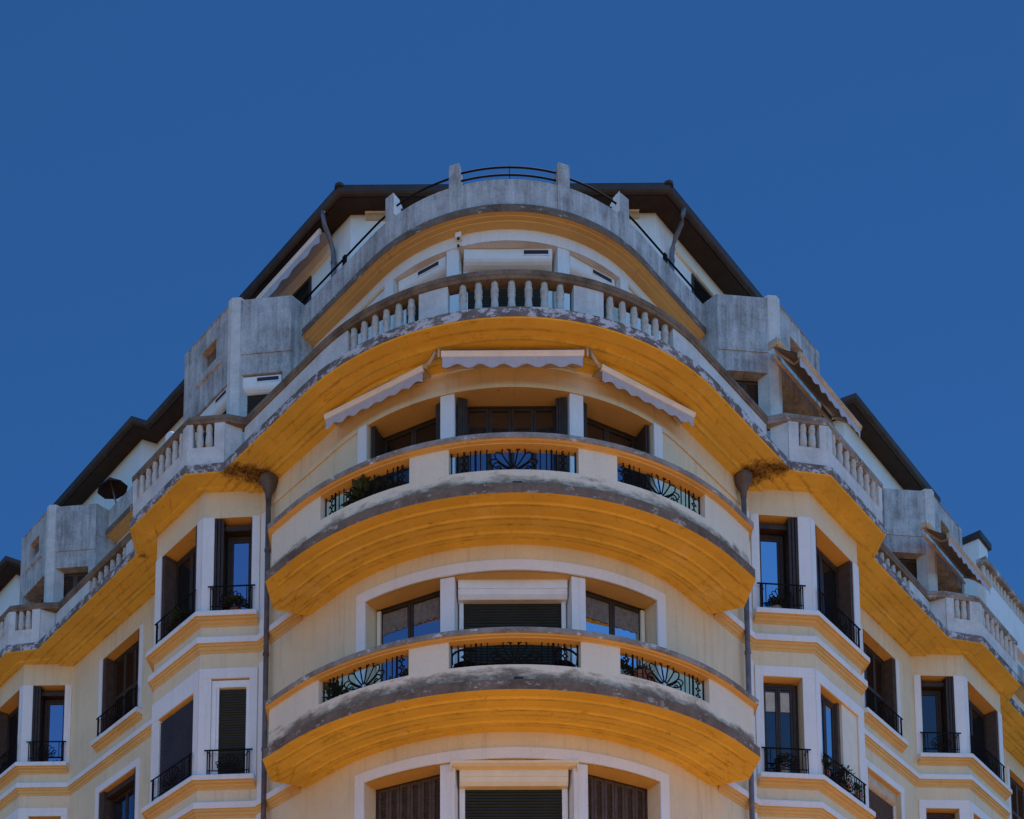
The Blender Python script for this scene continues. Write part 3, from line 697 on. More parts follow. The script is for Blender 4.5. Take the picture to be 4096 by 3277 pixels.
# ------------------------------------------------------------------ wing walls and bays
for sg in (-1, 1):
    D = SD[sg]; c0, c1, e, b2, c2, c3 = (D[k] for k in ('c0', 'c1', 'e', 'b2', 'c2', 'c3'))
    segs = [((2.25, 4.29), (c0, 5.05), 'cant'), ((c0, 5.05), (c1, 5.05), 'face'), ((c1, 5.05), (e, WM), 'back'),
            ((e, WM), (b2, WM), 'mid'), ((b2, WM), (c2, 5.05), 'cant2'), ((c2, 5.05), (c3, 5.05), 'face2'), ((c3, 5.05), (c3 + 0.8, WM), 'back2'), ((c3 + 0.8, WM), (34, WM), 'far')]
    for p, q_, kind in segs:
        f, L = lm(sg, p, q_); m = MB(); ops = []; info = {}
        if kind in ('cant', 'cant2'):
            a, b = (0.16 * L, 0.80 * L); s0, s1 = smap(sg, L, a, b)
            info[4] = (s0, s1, 14.33, 16.27); info[3] = (s0, s1, 11.08, 13.02); info[2] = (s0, s1, 7.85, 9.79)
        elif kind in ('face', 'face2'):
            a, b = (0.17, L - 0.22) if sg < 0 else (0.18, L - 0.24); s0, s1 = smap(sg, L, a, b)
            info[4] = (s0, s1, 14.33, 16.27); info[3] = (s0, s1, 11.08, 12.82 if (sg < 0 and kind == 'face') else 13.0); info[2] = (s0, s1, 7.85, 9.79)
        elif kind == 'mid':
            a, b = D['mid'][0] - e, D['mid'][1] - e; s0, s1 = smap(sg, L, a, b)
            info[4] = (s0, s1, 14.33, 16.27); info[3] = (s0, s1, 11.08, 13.06); info[2] = (s0, s1, 7.85, 9.79)
        elif kind == 'far':
            s0, s1 = smap(sg, L, 2.0, 3.5); info[4] = (s0, s1, 14.33, 16.27); info[3] = (s0, s1, 11.08, 13.06)
        ops = list(info.values())
        tl = MB(); wallpanel(m, f, 0, L, -1.6, 16.8, ops, dep=0.34, ls=tl)
        wl = m.build('wall', 'cream', B)
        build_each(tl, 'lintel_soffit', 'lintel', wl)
        # flat white surrounds: strips on the upper storey, full frame on the one below
        t = Pieces('surround_strip', 'white', B)
        for k, o in info.items():
            if k == 2: continue
            s0, s1, z0, z1 = o
            if kind in ('cant', 'cant2', 'face', 'face2'):
                # pilaster strips cover the whole pier either side
                E0, E1 = (0.0, L)
                if kind.startswith('cant'):
                    lo = 0.03 * L if sg > 0 else 0.0; hi = L if sg > 0 else L - 0.03 * L
                else: lo, hi = 0.0, L
                t.mbox(f, lo, s0, -0.022, 0.006, z0, z1 if k == 4 else z1); t.mbox(f, s1, hi, -0.022, 0.006, z0, z1)
                if k < 4: t.mbox(f, lo, hi, -0.026, 0.006, z1 + 0.001, 13.22 if k == 3 else 9.98)
                elif kind in ('face', 'cant', 'face2', 'cant2'): pass
            else:
                t.mbox(f, s0 - 0.16, s0, -0.022, 0.006, z0, z1); t.mbox(f, s1, s1 + 0.16, -0.022, 0.006, z0, z1)
                if k < 4: t.mbox(f, s0 - 0.16, s1 + 0.16, -0.026, 0.006, z1 + 0.001, z1 + 0.16)
        # windows
        for k, o in info.items():
            s0, s1, z0, z1 = o; near, far = (s0, s1) if sg > 0 else (s1, s0); dr = 1 if sg > 0 else -1
            if k == 2: 
                win_louvre(f, s0, s1, z0, z1, 0.12, 3); continue
            if kind in ('cant', 'cant2'):
                if k == 4:
                    g0, g1 = sorted((near + dr * 0.02, far - dr * 0.20))
                    g_ = 'glass' if (sg > 0 and kind == 'cant') else ('glassdim' if kind == 'cant' or sg < 0 else 'glassdark')
                    w = win_glass(f, g0, g1, z0, z1 - 0.22, 0.24, 1, 'brown', g_, fr=0.06)
                    t = MB(); t.mbox(f, s0, s1, 0.325, 0.335, z0, z1); t.mbox(f, s0 + 0.02, s1 - 0.02, 0.10, 0.24, z1 - 0.20, z1 - 0.11); t.build('shutter_box', 'brown', w)
                    stack_shutter(f, far, far - dr * 0.19, z0, z1, 0.0, 0.26, w, 3)
                    stack_shutter(f, near, near + dr * 0.035, z0, z1, 0.02, 0.24, w, 1)
                elif sg < 0 and kind == 'cant':
                    w = win_roller(f, s0 + 0.07, s1 + 0.0, z0, z1 - 0.12, 0.06, box=None, guides=0.07)
                    t = MB(); t.mbox(f, s0, s1, 0.015, 0.2, z1 - 0.16, z1 - 0.02); t.mbox(f, s0, s0 + 0.09, 0.01, 0.2, z0, z1 - 0.16); t.build('shutter_box', 'box', w, bevel=0.004)
                else:
                    w = win_glass(f, s0 + 0.01, s1 - 0.08, z0, z1 - 0.05, 0.16, 2, 'brown', 'glassdark', fr=0.05)
                    t = MB(); t.mbox(f, s0, s1, 0.24, 0.28, z0, z1); t.build('interior_panel', 'brown', w)
                    t = Pieces('curtain', 'curtain', w)
                    for i in (0, 1): a = s0 + 0.1 + i * (s1 - s0 - 0.2) / 2; t.mbox(f, a, a + 0.19, 0.178, 0.184, z1 - 0.58, z1 - 0.2)
            elif kind in ('face', 'face2'):
                if k == 4:
                    w = win_glass(f, s0 + 0.02, s1 - 0.02, z0, z1 - 0.05, 0.26, 2, 'brown', 'glassdark', fr=0.06)
                    t = MB(); t.mbox(f, s0, s1, 0.32, 0.34, z0, z1); t.build('interior_panel', 'brown', w)
                    stack_shutter(f, far, far - dr * 0.09, z0, z1, 0.0, 0.30, w, 2, 'louvre')
                    stack_shutter(f, near, near + dr * 0.10, z0, z1, 0.0, 0.26, w, 2)
                elif sg < 0 and kind == 'face':
                    w = win_roller(f, s0, s1, z0, z1, 0.03, box=None, guides=0.03, mat='rollerblue')
                elif kind == 'face':
                    w = win_glass(f, s0, s0 + 0.82, z0, z1 - 0.04, 0.10, 2, 'brown', 'glass', fr=0.05)
                    t = MB(); t.mbox(f, s0 + 0.82, s1, 0.14, 0.2, z0, z1); t.mbox(f, s0 + 0.82, s0 + 0.9, 0.06, 0.16, z0, z1); t.build('shutter', 'louvre', w)
                    t = MB(); t.mbox(f, s0 + 0.93, s1, 0.02, 0.13, z0, z1); t.mbox(f, s0, s1, 0.3, 0.33, z0, z1); t.build('window_trim', 'boxcream', w)
                else:
                    win_roller(f, s0, s1, z0, z1, 0.10, box=None)
            elif kind == 'mid':
                if k == 4:
                    w = win_louvre(f, s0 + 0.12, s1 - 0.12, z0, z1, 0.22, 3, 'brown')
                    stack_shutter(f, far, far - dr * 0.11, z0, z1, 0.0, 0.30, w, 3, 'louvre')
                    stack_shutter(f, near, near + dr * 0.11, z0, z1, 0.0, 0.30, w, 3)
                elif sg < 0:
                    w = win_glass(f, s0 + 0.10, s1 - 0.12, z0, z1 - 0.1, 0.22, 2, 'brown', 'glassdim', fr=0.07)
                    t = MB(); t.mbox(f, s0, s1, 0.3, 0.33, z0, z1); t.mbox(f, s0 + 0.1, s1 - 0.1, 0.08, 0.2, z1 - 0.16, z1 - 0.04); t.build('shutter_box', 'brown', w)
                    stack_shutter(f, far, far - dr * 0.18, z0, z1, 0.0, 0.28, w, 3, 'louvre'); stack_shutter(f, near, near + dr * 0.13, z0, z1, 0.0, 0.28, w, 3)
                else:
                    w = win_roller(f, s0, s1, z0, z1, 0.16, box=(0.28, 0.14), boxmat='awnarm', proud=0.08, guides=0.04, mat='louvre')
            else:
                win_louvre(f, s0, s1, z0, z1, 0.15, 3)
            if k in (3, 4) and kind != 'far' and not (kind == 'mid' and k == 3):
                sill_railing(f, s0 - 0.03, s1 + 0.03, z0 + 0.01, 0.48, -0.08)
            if k == 3 and kind == 'mid': sill_railing(f, s0 - 0.03, s1 + 0.03, z0 + 0.01, 0.48, -0.08)
    # sill mouldings
    def run(pts, prof, name='sill', mat='white', cap=True):
        pp = [uwp(sg, *p) for p in pts]
        if sg < 0: pp = pp[::-1]
        m = MB(); m.sweep(stations(pp), [(d, Z(z)) for d, z in prof], closed=True, caps=cap); return m.build(name, mat, B)
    def split_run(pts, z, k=1.0):
        # white fascia above, moulding with warm bounce painted into its colour receding below it
        run(pts, [(-0.01, z), (0.155 * k, z - 0.01), (0.16 * k, z - 0.025), (0.16 * k, z - 0.105), (0.145 * k, z - 0.112), (-0.01, z - 0.112)], 'sill', 'white')
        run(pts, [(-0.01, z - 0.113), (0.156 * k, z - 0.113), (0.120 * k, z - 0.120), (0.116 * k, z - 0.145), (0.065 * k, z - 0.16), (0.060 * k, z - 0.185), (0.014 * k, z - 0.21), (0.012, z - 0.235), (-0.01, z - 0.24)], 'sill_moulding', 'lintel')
    nearA = (2.25 + 0.04 * (c0 - 2.25), 4.29 + 0.04 * 0.76)
    for z in (14.30, 11.07):
        split_run([nearA, (c0, 5.05), (c1, 5.05), (e - 0.1, WM + 0.1)], z)
        split_run([(b2 + 0.04, WM + 0.04), (c2, 5.05), (c3, 5.05), (c3 + 0.7, WM + 0.1)], z)
        split_run([(D['mid'][0] - 0.18, WM), (D['mid'][1] + 0.18, WM)], z)
    # string course running round everything at floor level
    def string(pts, z, ext):
        run(pts, [(-0.01, z + 0.02), (0.085, z), (0.105, z - 0.02), (0.105, z - 0.135), (0.09, z - 0.14), (-0.01, z - 0.14)], 'string_course', 'white')
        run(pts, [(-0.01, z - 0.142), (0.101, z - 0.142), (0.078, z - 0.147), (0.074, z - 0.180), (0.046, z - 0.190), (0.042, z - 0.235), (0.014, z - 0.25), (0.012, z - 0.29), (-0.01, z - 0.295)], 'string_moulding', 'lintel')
    allp = [(0.95, 4.29), (2.25, 4.29), (c0, 5.05), (c1, 5.05), (e, WM), (b2, WM), (c2, 5.05), (c3, 5.05), (c3 + 0.8, WM), (34, WM)]
    string(allp, 13.82, 0)
    string(allp, 10.56 if False else 10.57, 0)
    # slim pilaster line where tower and wing meet, behind the pipe
    f, L = lm(sg, (2.02, 4.29), (2.25, 4.29)); s0, s1 = smap(sg, L, 0.06, L)
    m = MB(); m.mbox(f, s0, s1, -0.02, 0.005, 7, 13.3); m.mbox(f, s0, s1, -0.02, 0.005, 13.84, 16.3); build_each(m, 'corner_strip', 'white', B)

# downpipes with hopper heads
for sg in (-1, 1):
    x, y = uwp(sg, 1.87, 4.42); m = MB()
    m.tube([(x, y, Z(16.48)), (x, y, Z(13.9)), (x, y, Z(10.2)), (x, y, Z(6.0)), (x, y, Z(-1.5))], 0.050, 12)
    for z in (15.3, 13.25, 11.4, 9.2, 7.1):
        m.lathe([(0.050, z - 0.03), (0.062, z - 0.025), (0.062, z + 0.025), (0.050, z + 0.03)], (x, y, ZO), 12)
    dp = m.build('downpipe', 'cast' if sg < 0 else 'zinc', B, smooth=True)
    m = MB(); m.lathe([(0.055, 16.30), (0.065, 16.42), (0.085, 16.48), (0.10, 16.50), (0.115, 16.56), (0.15, 16.62), (0.155, 16.66), (0.168, 16.67), (0.168, 16.74), (0.15, 16.76)], (x, y, ZO), 16)
    m.build('hopper', 'cast', dp, smooth=True)

# ------------------------------------------------------------------ balustrade on the cornice slab
def bal_profile():
    return [(0.058, 0.0), (0.058, 0.045), (0.066, 0.05), (0.068, 0.07), (0.058, 0.085), (0.056, 0.10), (0.070, 0.16), (0.074, 0.24), (0.070, 0.36), (0.061, 0.50), (0.055, 0.56),
            (0.052, 0.60), (0.066, 0.615), (0.068, 0.64), (0.055, 0.655), (0.062, 0.68), (0.068, 0.72), (0.064, 0.77), (0.052, 0.80), (0.058, 0.81), (0.058, 0.86)]
def make_bal(h):
    m = MB(); m.lathe([(r, z * h / 0.86) for r, z in bal_profile()], n=14); return m
tb_mesh = {}
def put_bal(parent, x, y, z0, h):
    k = round(h, 3)
    if k not in tb_mesh:
        o = make_bal(h).build('baluster', 'baluster', parent, smooth=True); tb_mesh[k] = o
    else:
        o = tb_mesh[k].copy(); COL.objects.link(o); o.parent = parent
    o.location = (x, y, Z(z0)); o.rotation_euler = (0, 0, random.uniform(0, 6)); return o
RB = 4.62
def rail_prof(z0=17.88, hw=0.12):
    return [(-hw + 0.02, Z(z0)), (-hw + 0.02, Z(z0 + 0.03)), (-hw, Z(z0 + 0.05)), (-hw, Z(z0 + 0.13)), (-hw + 0.04, Z(z0 + 0.155)), (hw - 0.04, Z(z0 + 0.155)), (hw, Z(z0 + 0.13)), (hw, Z(z0 + 0.055)), (hw - 0.015, Z(z0 + 0.045)), (hw - 0.02, Z(z0 + 0.03)), (hw - 0.03, Z(z0))]
fb = arcmap(RB + 0.07); tb = empty('balustrade'); tb.parent = B; m = Pieces('pedestal', 'balbase', tb)
for a0, a1 in ((-19.35, -13.2), (12.4, 18.84)): m.mbox(fb, a0, a1, 0, 0.14, 17.04, 17.88, 5)
for sg in (-1, 1):
    a0, a1 = sorted((sg * 36.6, sg * 45)); m.mbox(fb, a0, a1, 0, 0.14, 17.04, 17.88, 7)
    f, L = lm(sg, (0, RB + 0.07), (2.30, RB + 0.07)); m.mbox(f, 0, L, 0, 0.14, 17.04, 17.88)
st = stations([uwp(-1, 2.30, RB)] + arcpts(RB, n=48) + [uwp(1, 2.30, RB)])
m = MB(); m.sweep(st, rail_prof(), closed=True); m.build('handrail', 'rail', tb)
for a in (-10.2, -7.0, -3.7, -0.25, 3.2, 6.45, 9.75):
    x, y, _ = arcmap(RB)(a, 0, 0); put_bal(tb, x, y, 17.04, 0.84)
for sg in (-1, 1):
    for a in (21.0, 23.9, 26.8, 29.6, 32.4, 35.2):
        x, y, _ = arcmap(RB)(sg * a - 0.3, 0, 0); put_bal(tb, x, y, 17.04, 0.84)
# bay balustrades
for sg in (-1, 1):
    D = SD[sg]
    for bi, (i0, nb) in enumerate(((0, 7), (4, 7))):
        p = D['sl'][i0:i0 + 4]; base = stations([uwp(sg, *a) for a in (p if sg > 0 else p[::-1])])
        zb_, zt = 17.40, 17.88
        m = MB(); m.sweep(base, [(-0.05, Z(17.02)), (-0.05, Z(zb_)), (-0.19, Z(zb_)), (-0.19, Z(17.02))], closed=True)
        bo = m.build('balustrade', 'balbase', B); m = Pieces('pedestal', 'balbase', bo)
        def panel(pa, pb, holes, n):
            f, L = lm(sg, pa, pb); edges = [0.0]
            s_open0, s_open1 = holes
            for a, b in ((0, s_open0), (s_open1, L)):
                if b - a < 0.01: continue
                s0, s1 = smap(sg, L, a, b); m.mbox(f, s0, s1, 0.05, 0.19, zb_ - 0.001, zt)
            return f, L
        f1, L1 = panel(p[0], p[1], (0.20, 0.62 if sg < 0 else 0.62), 2)
        f2, L2 = panel(p[1], p[2], (0.17, (p[2][0] - p[1][0]) - 0.14), nb)
        f3, L3 = panel(p[2], p[3], (0.3, 0.30001), 0)
        # links back to the tower balustrade
        k = MB(); a_ = (2.30, RB) if bi == 0 else None
        inner = [(p[0][0] + 0.0, 4.66)] if bi == 0 else [(p[0][0] - 0.12, 4.66)]
        rp_ = [(inner[0][0] - 0.12, 4.66), (p[0][0] + 0.04, p[0][1] - 0.14), (p[1][0], p[1][1] - 0.16), (p[2][0], p[2][1] - 0.16), (p[3][0] - 0.04, p[3][1] - 0.14), (p[3][0] + 0.1, 4.66)]
        pp = [uwp(sg, *a) for a in rp_]; pp = pp if sg > 0 else pp[::-1]
        k.sweep(stations(pp), rail_prof(17.88, 0.115), closed=True); k.build('handrail', 'rail' if sg < 0 else 'coping', bo)
        k = MB()
        for pa, pb in (((p[0][0] - 0.12, 4.72), p[0]), (p[3], (p[3][0] + 0.12, 4.72))):
            f, L = lm(sg, pa, pb); k.mbox(f, 0, L, 0.06, 0.2, 17.02, 17.88)
        build_each(k, 'balustrade_return', 'balbase', bo)
        for s in (0.32, 0.50):
            s_ = s if sg > 0 else L1 - s; x, y, _ = f1(s_, 0.12, 0); put_bal(bo, x, y, zb_, 0.48)
        for j in range(nb):
            s = 0.17 + (L2 - 0.31) * (j + 0.5) / nb; s_ = s if sg > 0 else L2 - s
            x, y, _ = f2(s_, 0.12, 0); put_bal(bo, x, y, zb_, 0.48)
    # straight balustrade between the two bays
    u0, u1 = D['sl'][3][0] + 0.1, D['sl'][4][0] - 0.1
    o0, o1 = (6.72, 8.35) if sg < 0 else (6.8, 8.5)
    f, L = lm(sg, (u0, RB + 0.07), (u1, RB + 0.07)); bo = empty('balustrade'); bo.parent = B; m = Pieces('pedestal', 'balbase', bo)
    for a, b in ((0, o0 - u0), (o1 - u0, L)):
        s0, s1 = smap(sg, L, a, b); m.mbox(f, s0, s1, 0, 0.14, 17.04, 17.88)
    k = MB(); f2_, L2_ = lm(sg, (u0, RB), (u1, RB)); s0, s1 = 0, L2_
    k.extr(f2_, 0, L2_, [(-d, z - ZO) for d, z in rail_prof()]); k.build('handrail', 'rail', bo)
    for j in range(6):
        s = o0 - u0 + (o1 - o0) * (j + 0.5) / 6; s_ = s if sg > 0 else L - s
        x, y, _ = f(s_, 0.07, 0); put_bal(bo, x, y, 17.04, 0.84)

# ------------------------------------------------------------------ top storey of the tower (set back)
RT = 3.3; rt = runmap(RT); qt = RT * math.pi / 4; at = arcmap(RT)
m = MB(); gT = RT * R(38.8)
wallpanel(m, rt, -(qt + 32), qt + 32, 17.0, 20.34, [(-gT, gT, 17.0, 20.05, 0.5)], ds=0.13)
m.build('wall', 'white', B)
for sg in (-1, 1):
    a0, a1 = sorted((sg * 15.6, sg * 19.6)); pl = [at(a0, 0.01, 0)[:2], at(a1, 0.01, 0)[:2], at(a1 - 0.2, 0.4, 0)[:2], at(a0 + 0.2, 0.4, 0)[:2]]
    p_ = MB(); p_.prism(pl, Z(17.0), Z(20.048)); p_.build('pillar', 'white', B, bevel=0.006)
    t = MB(); a0, a1 = sorted((sg * 38.8, sg * 42.6)); t.mbox(at, a0, a1, -0.03, 0.01, 17.0, 20.05, 3); t.build('window_surround', 'white', B)
    t = MB(); s0, s1 = sorted((sg * RT * R(42.8), sg * (qt + 1.9))); t.mbox(rt, s0, s1, -0.03, 0.01, 20.0, 20.06, 10); t.build('string_line', 'cream', B)
def chord2(r, a0, a1): return linemap(at(a0, RT - r, 0)[:2], at(a1, RT - r, 0)[:2])
f, L = chord2(3.08, -15.4, 15.4)
c = L / 2
win_roller(f, c - 0.80, c + 0.80, 17.0, 20.04, 0.02, box=(0.29, 0.30), vent=(c + 0.28, c + 0.72), proud=0.20, guides=0.08, ext=-0.01)
for sg in (-1, 1):
    a0, a1 = sorted((sg * 19.6, sg * 38.7)); f, L = chord2(3.08, a0, a1)
    v0 = (0.42 * L, 0.85 * L)
    if sg > 0: v0 = (0.50 * L, 0.92 * L)
    win_roller(f, 0.03, L - 0.03, 17.0, 20.04, 0.04, box=(0.29, 0.30), vent=v0, proud=0.19, guides=0.04, ext=0.02)
# sensors on the frieze
for nm, a, z0, z1, mt in (('wall_lamp', -15.3, 20.21, 20.31, 'box'), ('camera_housing', -15.3, 20.07, 20.15, 'boxcream')):
    m = MB(); hw = 1.0 if nm == 'wall_lamp' else 0.65
    m.mbox(at, a - hw, a + hw, -0.10 if nm == 'wall_lamp' else -0.06, 0.0, z0 - 0.06, z1 - 0.06); o = m.build(nm, mt, B, bevel=0.012)
    m = MB(); x, y, _ = at(a, -0.075, 0); m.lathe([(0.0, z0 - 0.09), (0.022, z0 - 0.085), (0.022, z0 - 0.06)], (x, y, ZO), 10); m.build('lens', 'vent', o)
# upper slab, parapet, posts and pipe rails
up = [(2.35, 3.6)]
right = [(20, 3.6)]; left = [(20, 3.6)]
path = stations([uwp(-1, 33, 3.6)] + arcpts(3.6, n=40) + [uwp(1, 33, 3.6)])
m = MB(); m.sweep(path, [(-0.01, Z(20.30)), (0.0, Z(20.305)), (0.0, Z(20.44)), (-0.05, Z(20.455))]); m.build('cornice_slab', 'cornice', B)
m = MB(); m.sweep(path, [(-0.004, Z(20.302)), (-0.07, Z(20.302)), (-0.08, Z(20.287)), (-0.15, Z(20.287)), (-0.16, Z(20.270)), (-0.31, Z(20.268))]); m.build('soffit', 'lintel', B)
m = MB(); m.sweep(path, [(-0.05, Z(20.45)), (-0.05, Z(20.97)), (-0.065, Z(20.99)), (-0.19, Z(20.99)), (-0.2, Z(20.97)), (-0.2, Z(20.3))]); pa = m.build('parapet', 'concrete', B)
m = MB(); pl = [uwp(-1, 33, 3.5), uwp(-1, 0, 3.5)] + arcpts(3.5, n=12)[1:-1] + [uwp(1, 0, 3.5), uwp(1, 33, 3.5), (0, 24)]
m.prism(pl, Z(20.30), Z(20.40)); m.build('floor_slab', 'cornice', B)
pm = arcmap(3.6)
for a0, a1, zt, t in ((-17.3, -14.0, 21.40, .25), (14.1, 17.9, 21.40, .25), (-38.6, -35.4, 21.44, .26), (35.0, 38.8, 21.40, .24)):
    m = MB(); m.extr(lambda s, d, z: pm(s, d, z), a0, a1, [(0.03, 20.46), (0.03, zt), (t, zt - 0.06), (t, 20.46)], 2); m.build('parapet_post', 'concrete', pa, bevel=0.012)
# ragged white paint on the inner cheeks of two side posts
for sg in (-1, 1):
    m = MB(); n = 12
    x0 = sg * 35.35 if sg < 0 else 34.95
    row = []
    for i in range(n + 1):
        z = 21.02 + 0.40 * i / n; w_ = 0.16 + 0.10 * abs(math.sin(i * 2.3)) * (1 if 1 < i < 11 else 0.2)
        row.append(w_)
    vs = []; zs = [21.02 + 0.40 * i / n for i in range(n + 1)]
    pm2 = arcmap(3.6)
    vs = [pm2(x0, 0.03, z) for z in zs] + [pm2(x0 - (-0.15 if sg < 0 else 0.15), 0.03 + w_, z) for w_, z in zip(row, zs)]
    m.add(vs, [(i, i + 1, i + 2 + n, i + 1 + n) for i in range(n)]); m.build('paint_patch', 'white', pa)
rr = arcmap(3.48)
def arc_tube(name, f, a0, a1, z, r, n=20, extra=None):
    m = MB(); pts = [f(a0 + (a1 - a0) * i / n, 0, z) for i in range(n + 1)]
    if extra: pts = pts + extra
    m.tube(pts, r, 7); return m.build(name, 'iron', pa, smooth=True)
arc_tube('pipe_rail', rr, -14.0, 14.2, 21.28, 0.016); arc_tube('pipe_rail', rr, -14.0, 14.2, 21.13, 0.016)
m = MB(); x, y, _ = rr(0.3, 0, 0); m.tube([(x, y, Z(20.98)), (x, y, Z(21.31))], 0.006, 5); m.build('rail_stay', 'iron', pa)
for sg in (-1, 1):
    arc_tube('pipe_rail', rr, sg * 17.2, sg * 35.4, 21.24, 0.016)
    arc_tube('pipe_rail', rr, sg * 38.4, sg * 45, 21.21, 0.018, 6, [P(sg, 0.6, 3.48, 21.21), P(sg, 1.2, 3.48, 21.21), P(sg, 2.15, 3.48, 21.21)])
    m = MB(); f, L = lm(sg, (0.78, 3.52), (0.86, 3.52)); m.mbox(f, 0, L, 0, 0.05, 20.98, 21.22); m.build('rail_bracket', 'iron', pa)

# ------------------------------------------------------------------ loggia boxes above the bays
def loggia(sg, c, e, near_style, face_style):
    ni = (c - 0.92, 3.85); pi = (c - 0.13, 4.50); po = (c, 4.60); fe = (e - 0.12, 4.60); fo = (e, 4.60); bi = (e + 0.85, 3.72)
    zt = 21.0
    pts = [ni, pi, po, fo, bi]
    f1, L1 = lm(sg, ni, pi); f2, L2 = lm(sg, (c, 4.58), (e, 4.58)); f3, L3 = lm(sg, fo, bi)
    m = MB()
    s0, s1 = smap(sg, L1, 0.17, L1 - 0.03); n_op = (s0, s1, 17.0, 19.40, 0.4)
    wallpanel(m, f1, 0, L1, 17.0, zt, [n_op])
    q0, q1 = smap(sg, L2, 0.10, L2 - 0.14); f_op = (q0, q1, 17.0, 19.37, 0.45)
    k0, k1 = smap(sg, L2, 0.58, 1.10)
    wallpanel(m, f2, 0, L2, 17.0, zt, [f_op, (k0, k1, 20.18, 20.62, 0.14)])
    wallpanel(m, f3, 0, L3, 17.0, zt, [])
    m.add([P(sg, *a, zt) for a in (pts + [(bi[0], 3.4), (ni[0], 3.4)])], [tuple(range(7))])
    m.quad(P(sg, ni[0], 3.85, 19.4), P(sg, ni[0], 3.3, 19.4), P(sg, ni[0], 3.3, zt), P(sg, ni[0], 3.85, zt))
    bx = m.build('loggia', 'concrete', B)
    # slot back, ledge, groove
    m = MB(); m.mbox(f2, k0, k1, 0.13, 0.15, 20.18, 20.62); m.build('recess', 'cornice', bx)
    m = MB(); a, b = smap(sg, L2, 0.38, 1.24); m.extr(f2, a, b, [(0.0, 20.00), (-0.045, 19.99), (-0.045, 19.955), (0.0, 19.93)]); m.build('ledge', 'concrete', bx)
    m = MB(); m.mbox(f1, 0, L1, -0.018, 0.0, 19.82, 20.98); m.build('panel', 'concrete', bx)
    m = MB()
    for (a, b) in ((pi, po),):
        pl = [uwp(sg, pi[0] - 0.01, pi[1] - 0.0), uwp(sg, po[0] + 0.02, po[1] + 0.03), uwp(sg, po[0] + 0.10, po[1] + 0.03), uwp(sg, po[0] + 0.10, po[1] - 0.3), uwp(sg, pi[0] - 0.02, pi[1] - 0.3)]
        pl = [uwp(sg, pi[0] - 0.02, pi[1] + 0.02), uwp(sg, po[0] - 0.02, po[1] + 0.035), uwp(sg, po[0] + 0.10, po[1] + 0.035), uwp(sg, po[0] + 0.10, po[1] - 0.25), uwp(sg, pi[0] - 0.02, pi[1] - 0.25)]
        m.prism(pl if sg < 0 else pl[::-1], Z(17.0), Z(zt + 0.04))
    pil = m.build('pilaster', 'balbase', bx, bevel=0.008)
    m = MB(); a, b = smap(sg, L2, L2 - 0.13, L2 + 0.02); m.mbox(f2, a, b, -0.03, 0.1, 17.0, zt); m.build('pilaster', 'concrete', bx, bevel=0.006)
    # windows below
    if near_style == 'roller':
        w = win_roller(f1, s0 + 0.01, s1 - 0.02, 17.0, 19.38, 0.12, box=(0.34, 0.28), vent=((s0 + s1) / 2 - 0.10, s1 - 0.08), proud=0.08, guides=0.04, ext=-0.005)
    else: w = win_louvre(f1, s0, s1, 17.0, 19.42, 0.22, 2)
    if face_style == 'roller':
        w = win_roller(f2, q0 + 0.01, q1 - 0.01, 17.0, 19.36, 0.14, box=(0.34, 0.28), vent=((q0 + q1) / 2 + 0.2, q1 - 0.15), proud=0.10, guides=0.04, ext=-0.005)
    else: w = win_louvre(f2, q0, q1, 17.0, 19.4, 0.40, 3)
    return bx
loggia(-1, *SD[-1]['box'], 'roller', 'roller')
loggia(1, *SD[1]['box'], 'louvre', 'louvre')
loggia(-1, *SD[-1]['box2'], 'louvre', 'louvre')
loggia(1, *SD[1]['box2'], 'louvre', 'louvre')

# ------------------------------------------------------------------ penthouse and roof
uc = 3.42 + (-1.65) / 0.70710678
rp = [uwp(-1, *a) for a in ([(uc, 3.42)] + SD[-1]['roof'])[::-1]] + [uwp(1, *a) for a in [(uc, 3.42)] + SD[1]['roof']]
st = stations(rp)
m = MB(); m.sweep(st, [(-0.43, Z(20.35)), (-0.43, Z(22.84))]); pw = m.build('penthouse_wall', 'white', B)
m = MB(); m.sweep(st, [(-0.50, Z(22.815)), (-0.10, Z(22.81)), (-0.10, Z(22.80)), (-0.07, Z(22.80)), (-0.07, Z(22.90)), (-0.1, Z(22.93)), (-3.2, Z(23.4))]); rf = m.build('roof', 'eave', B)
m = MB(); m.sweep(st, [(d, Z(z - 0.155)) for d, z in ((-0.075, 23.07), (-0.072, 23.00), (-0.05, 22.95), (-0.01, 22.935), (0.03, 22.955), (0.05, 23.00), (0.052, 23.07), (0.06, 23.085), (0.048, 23.09))]); m.build('gutter', 'gutter', rf, smooth=True)
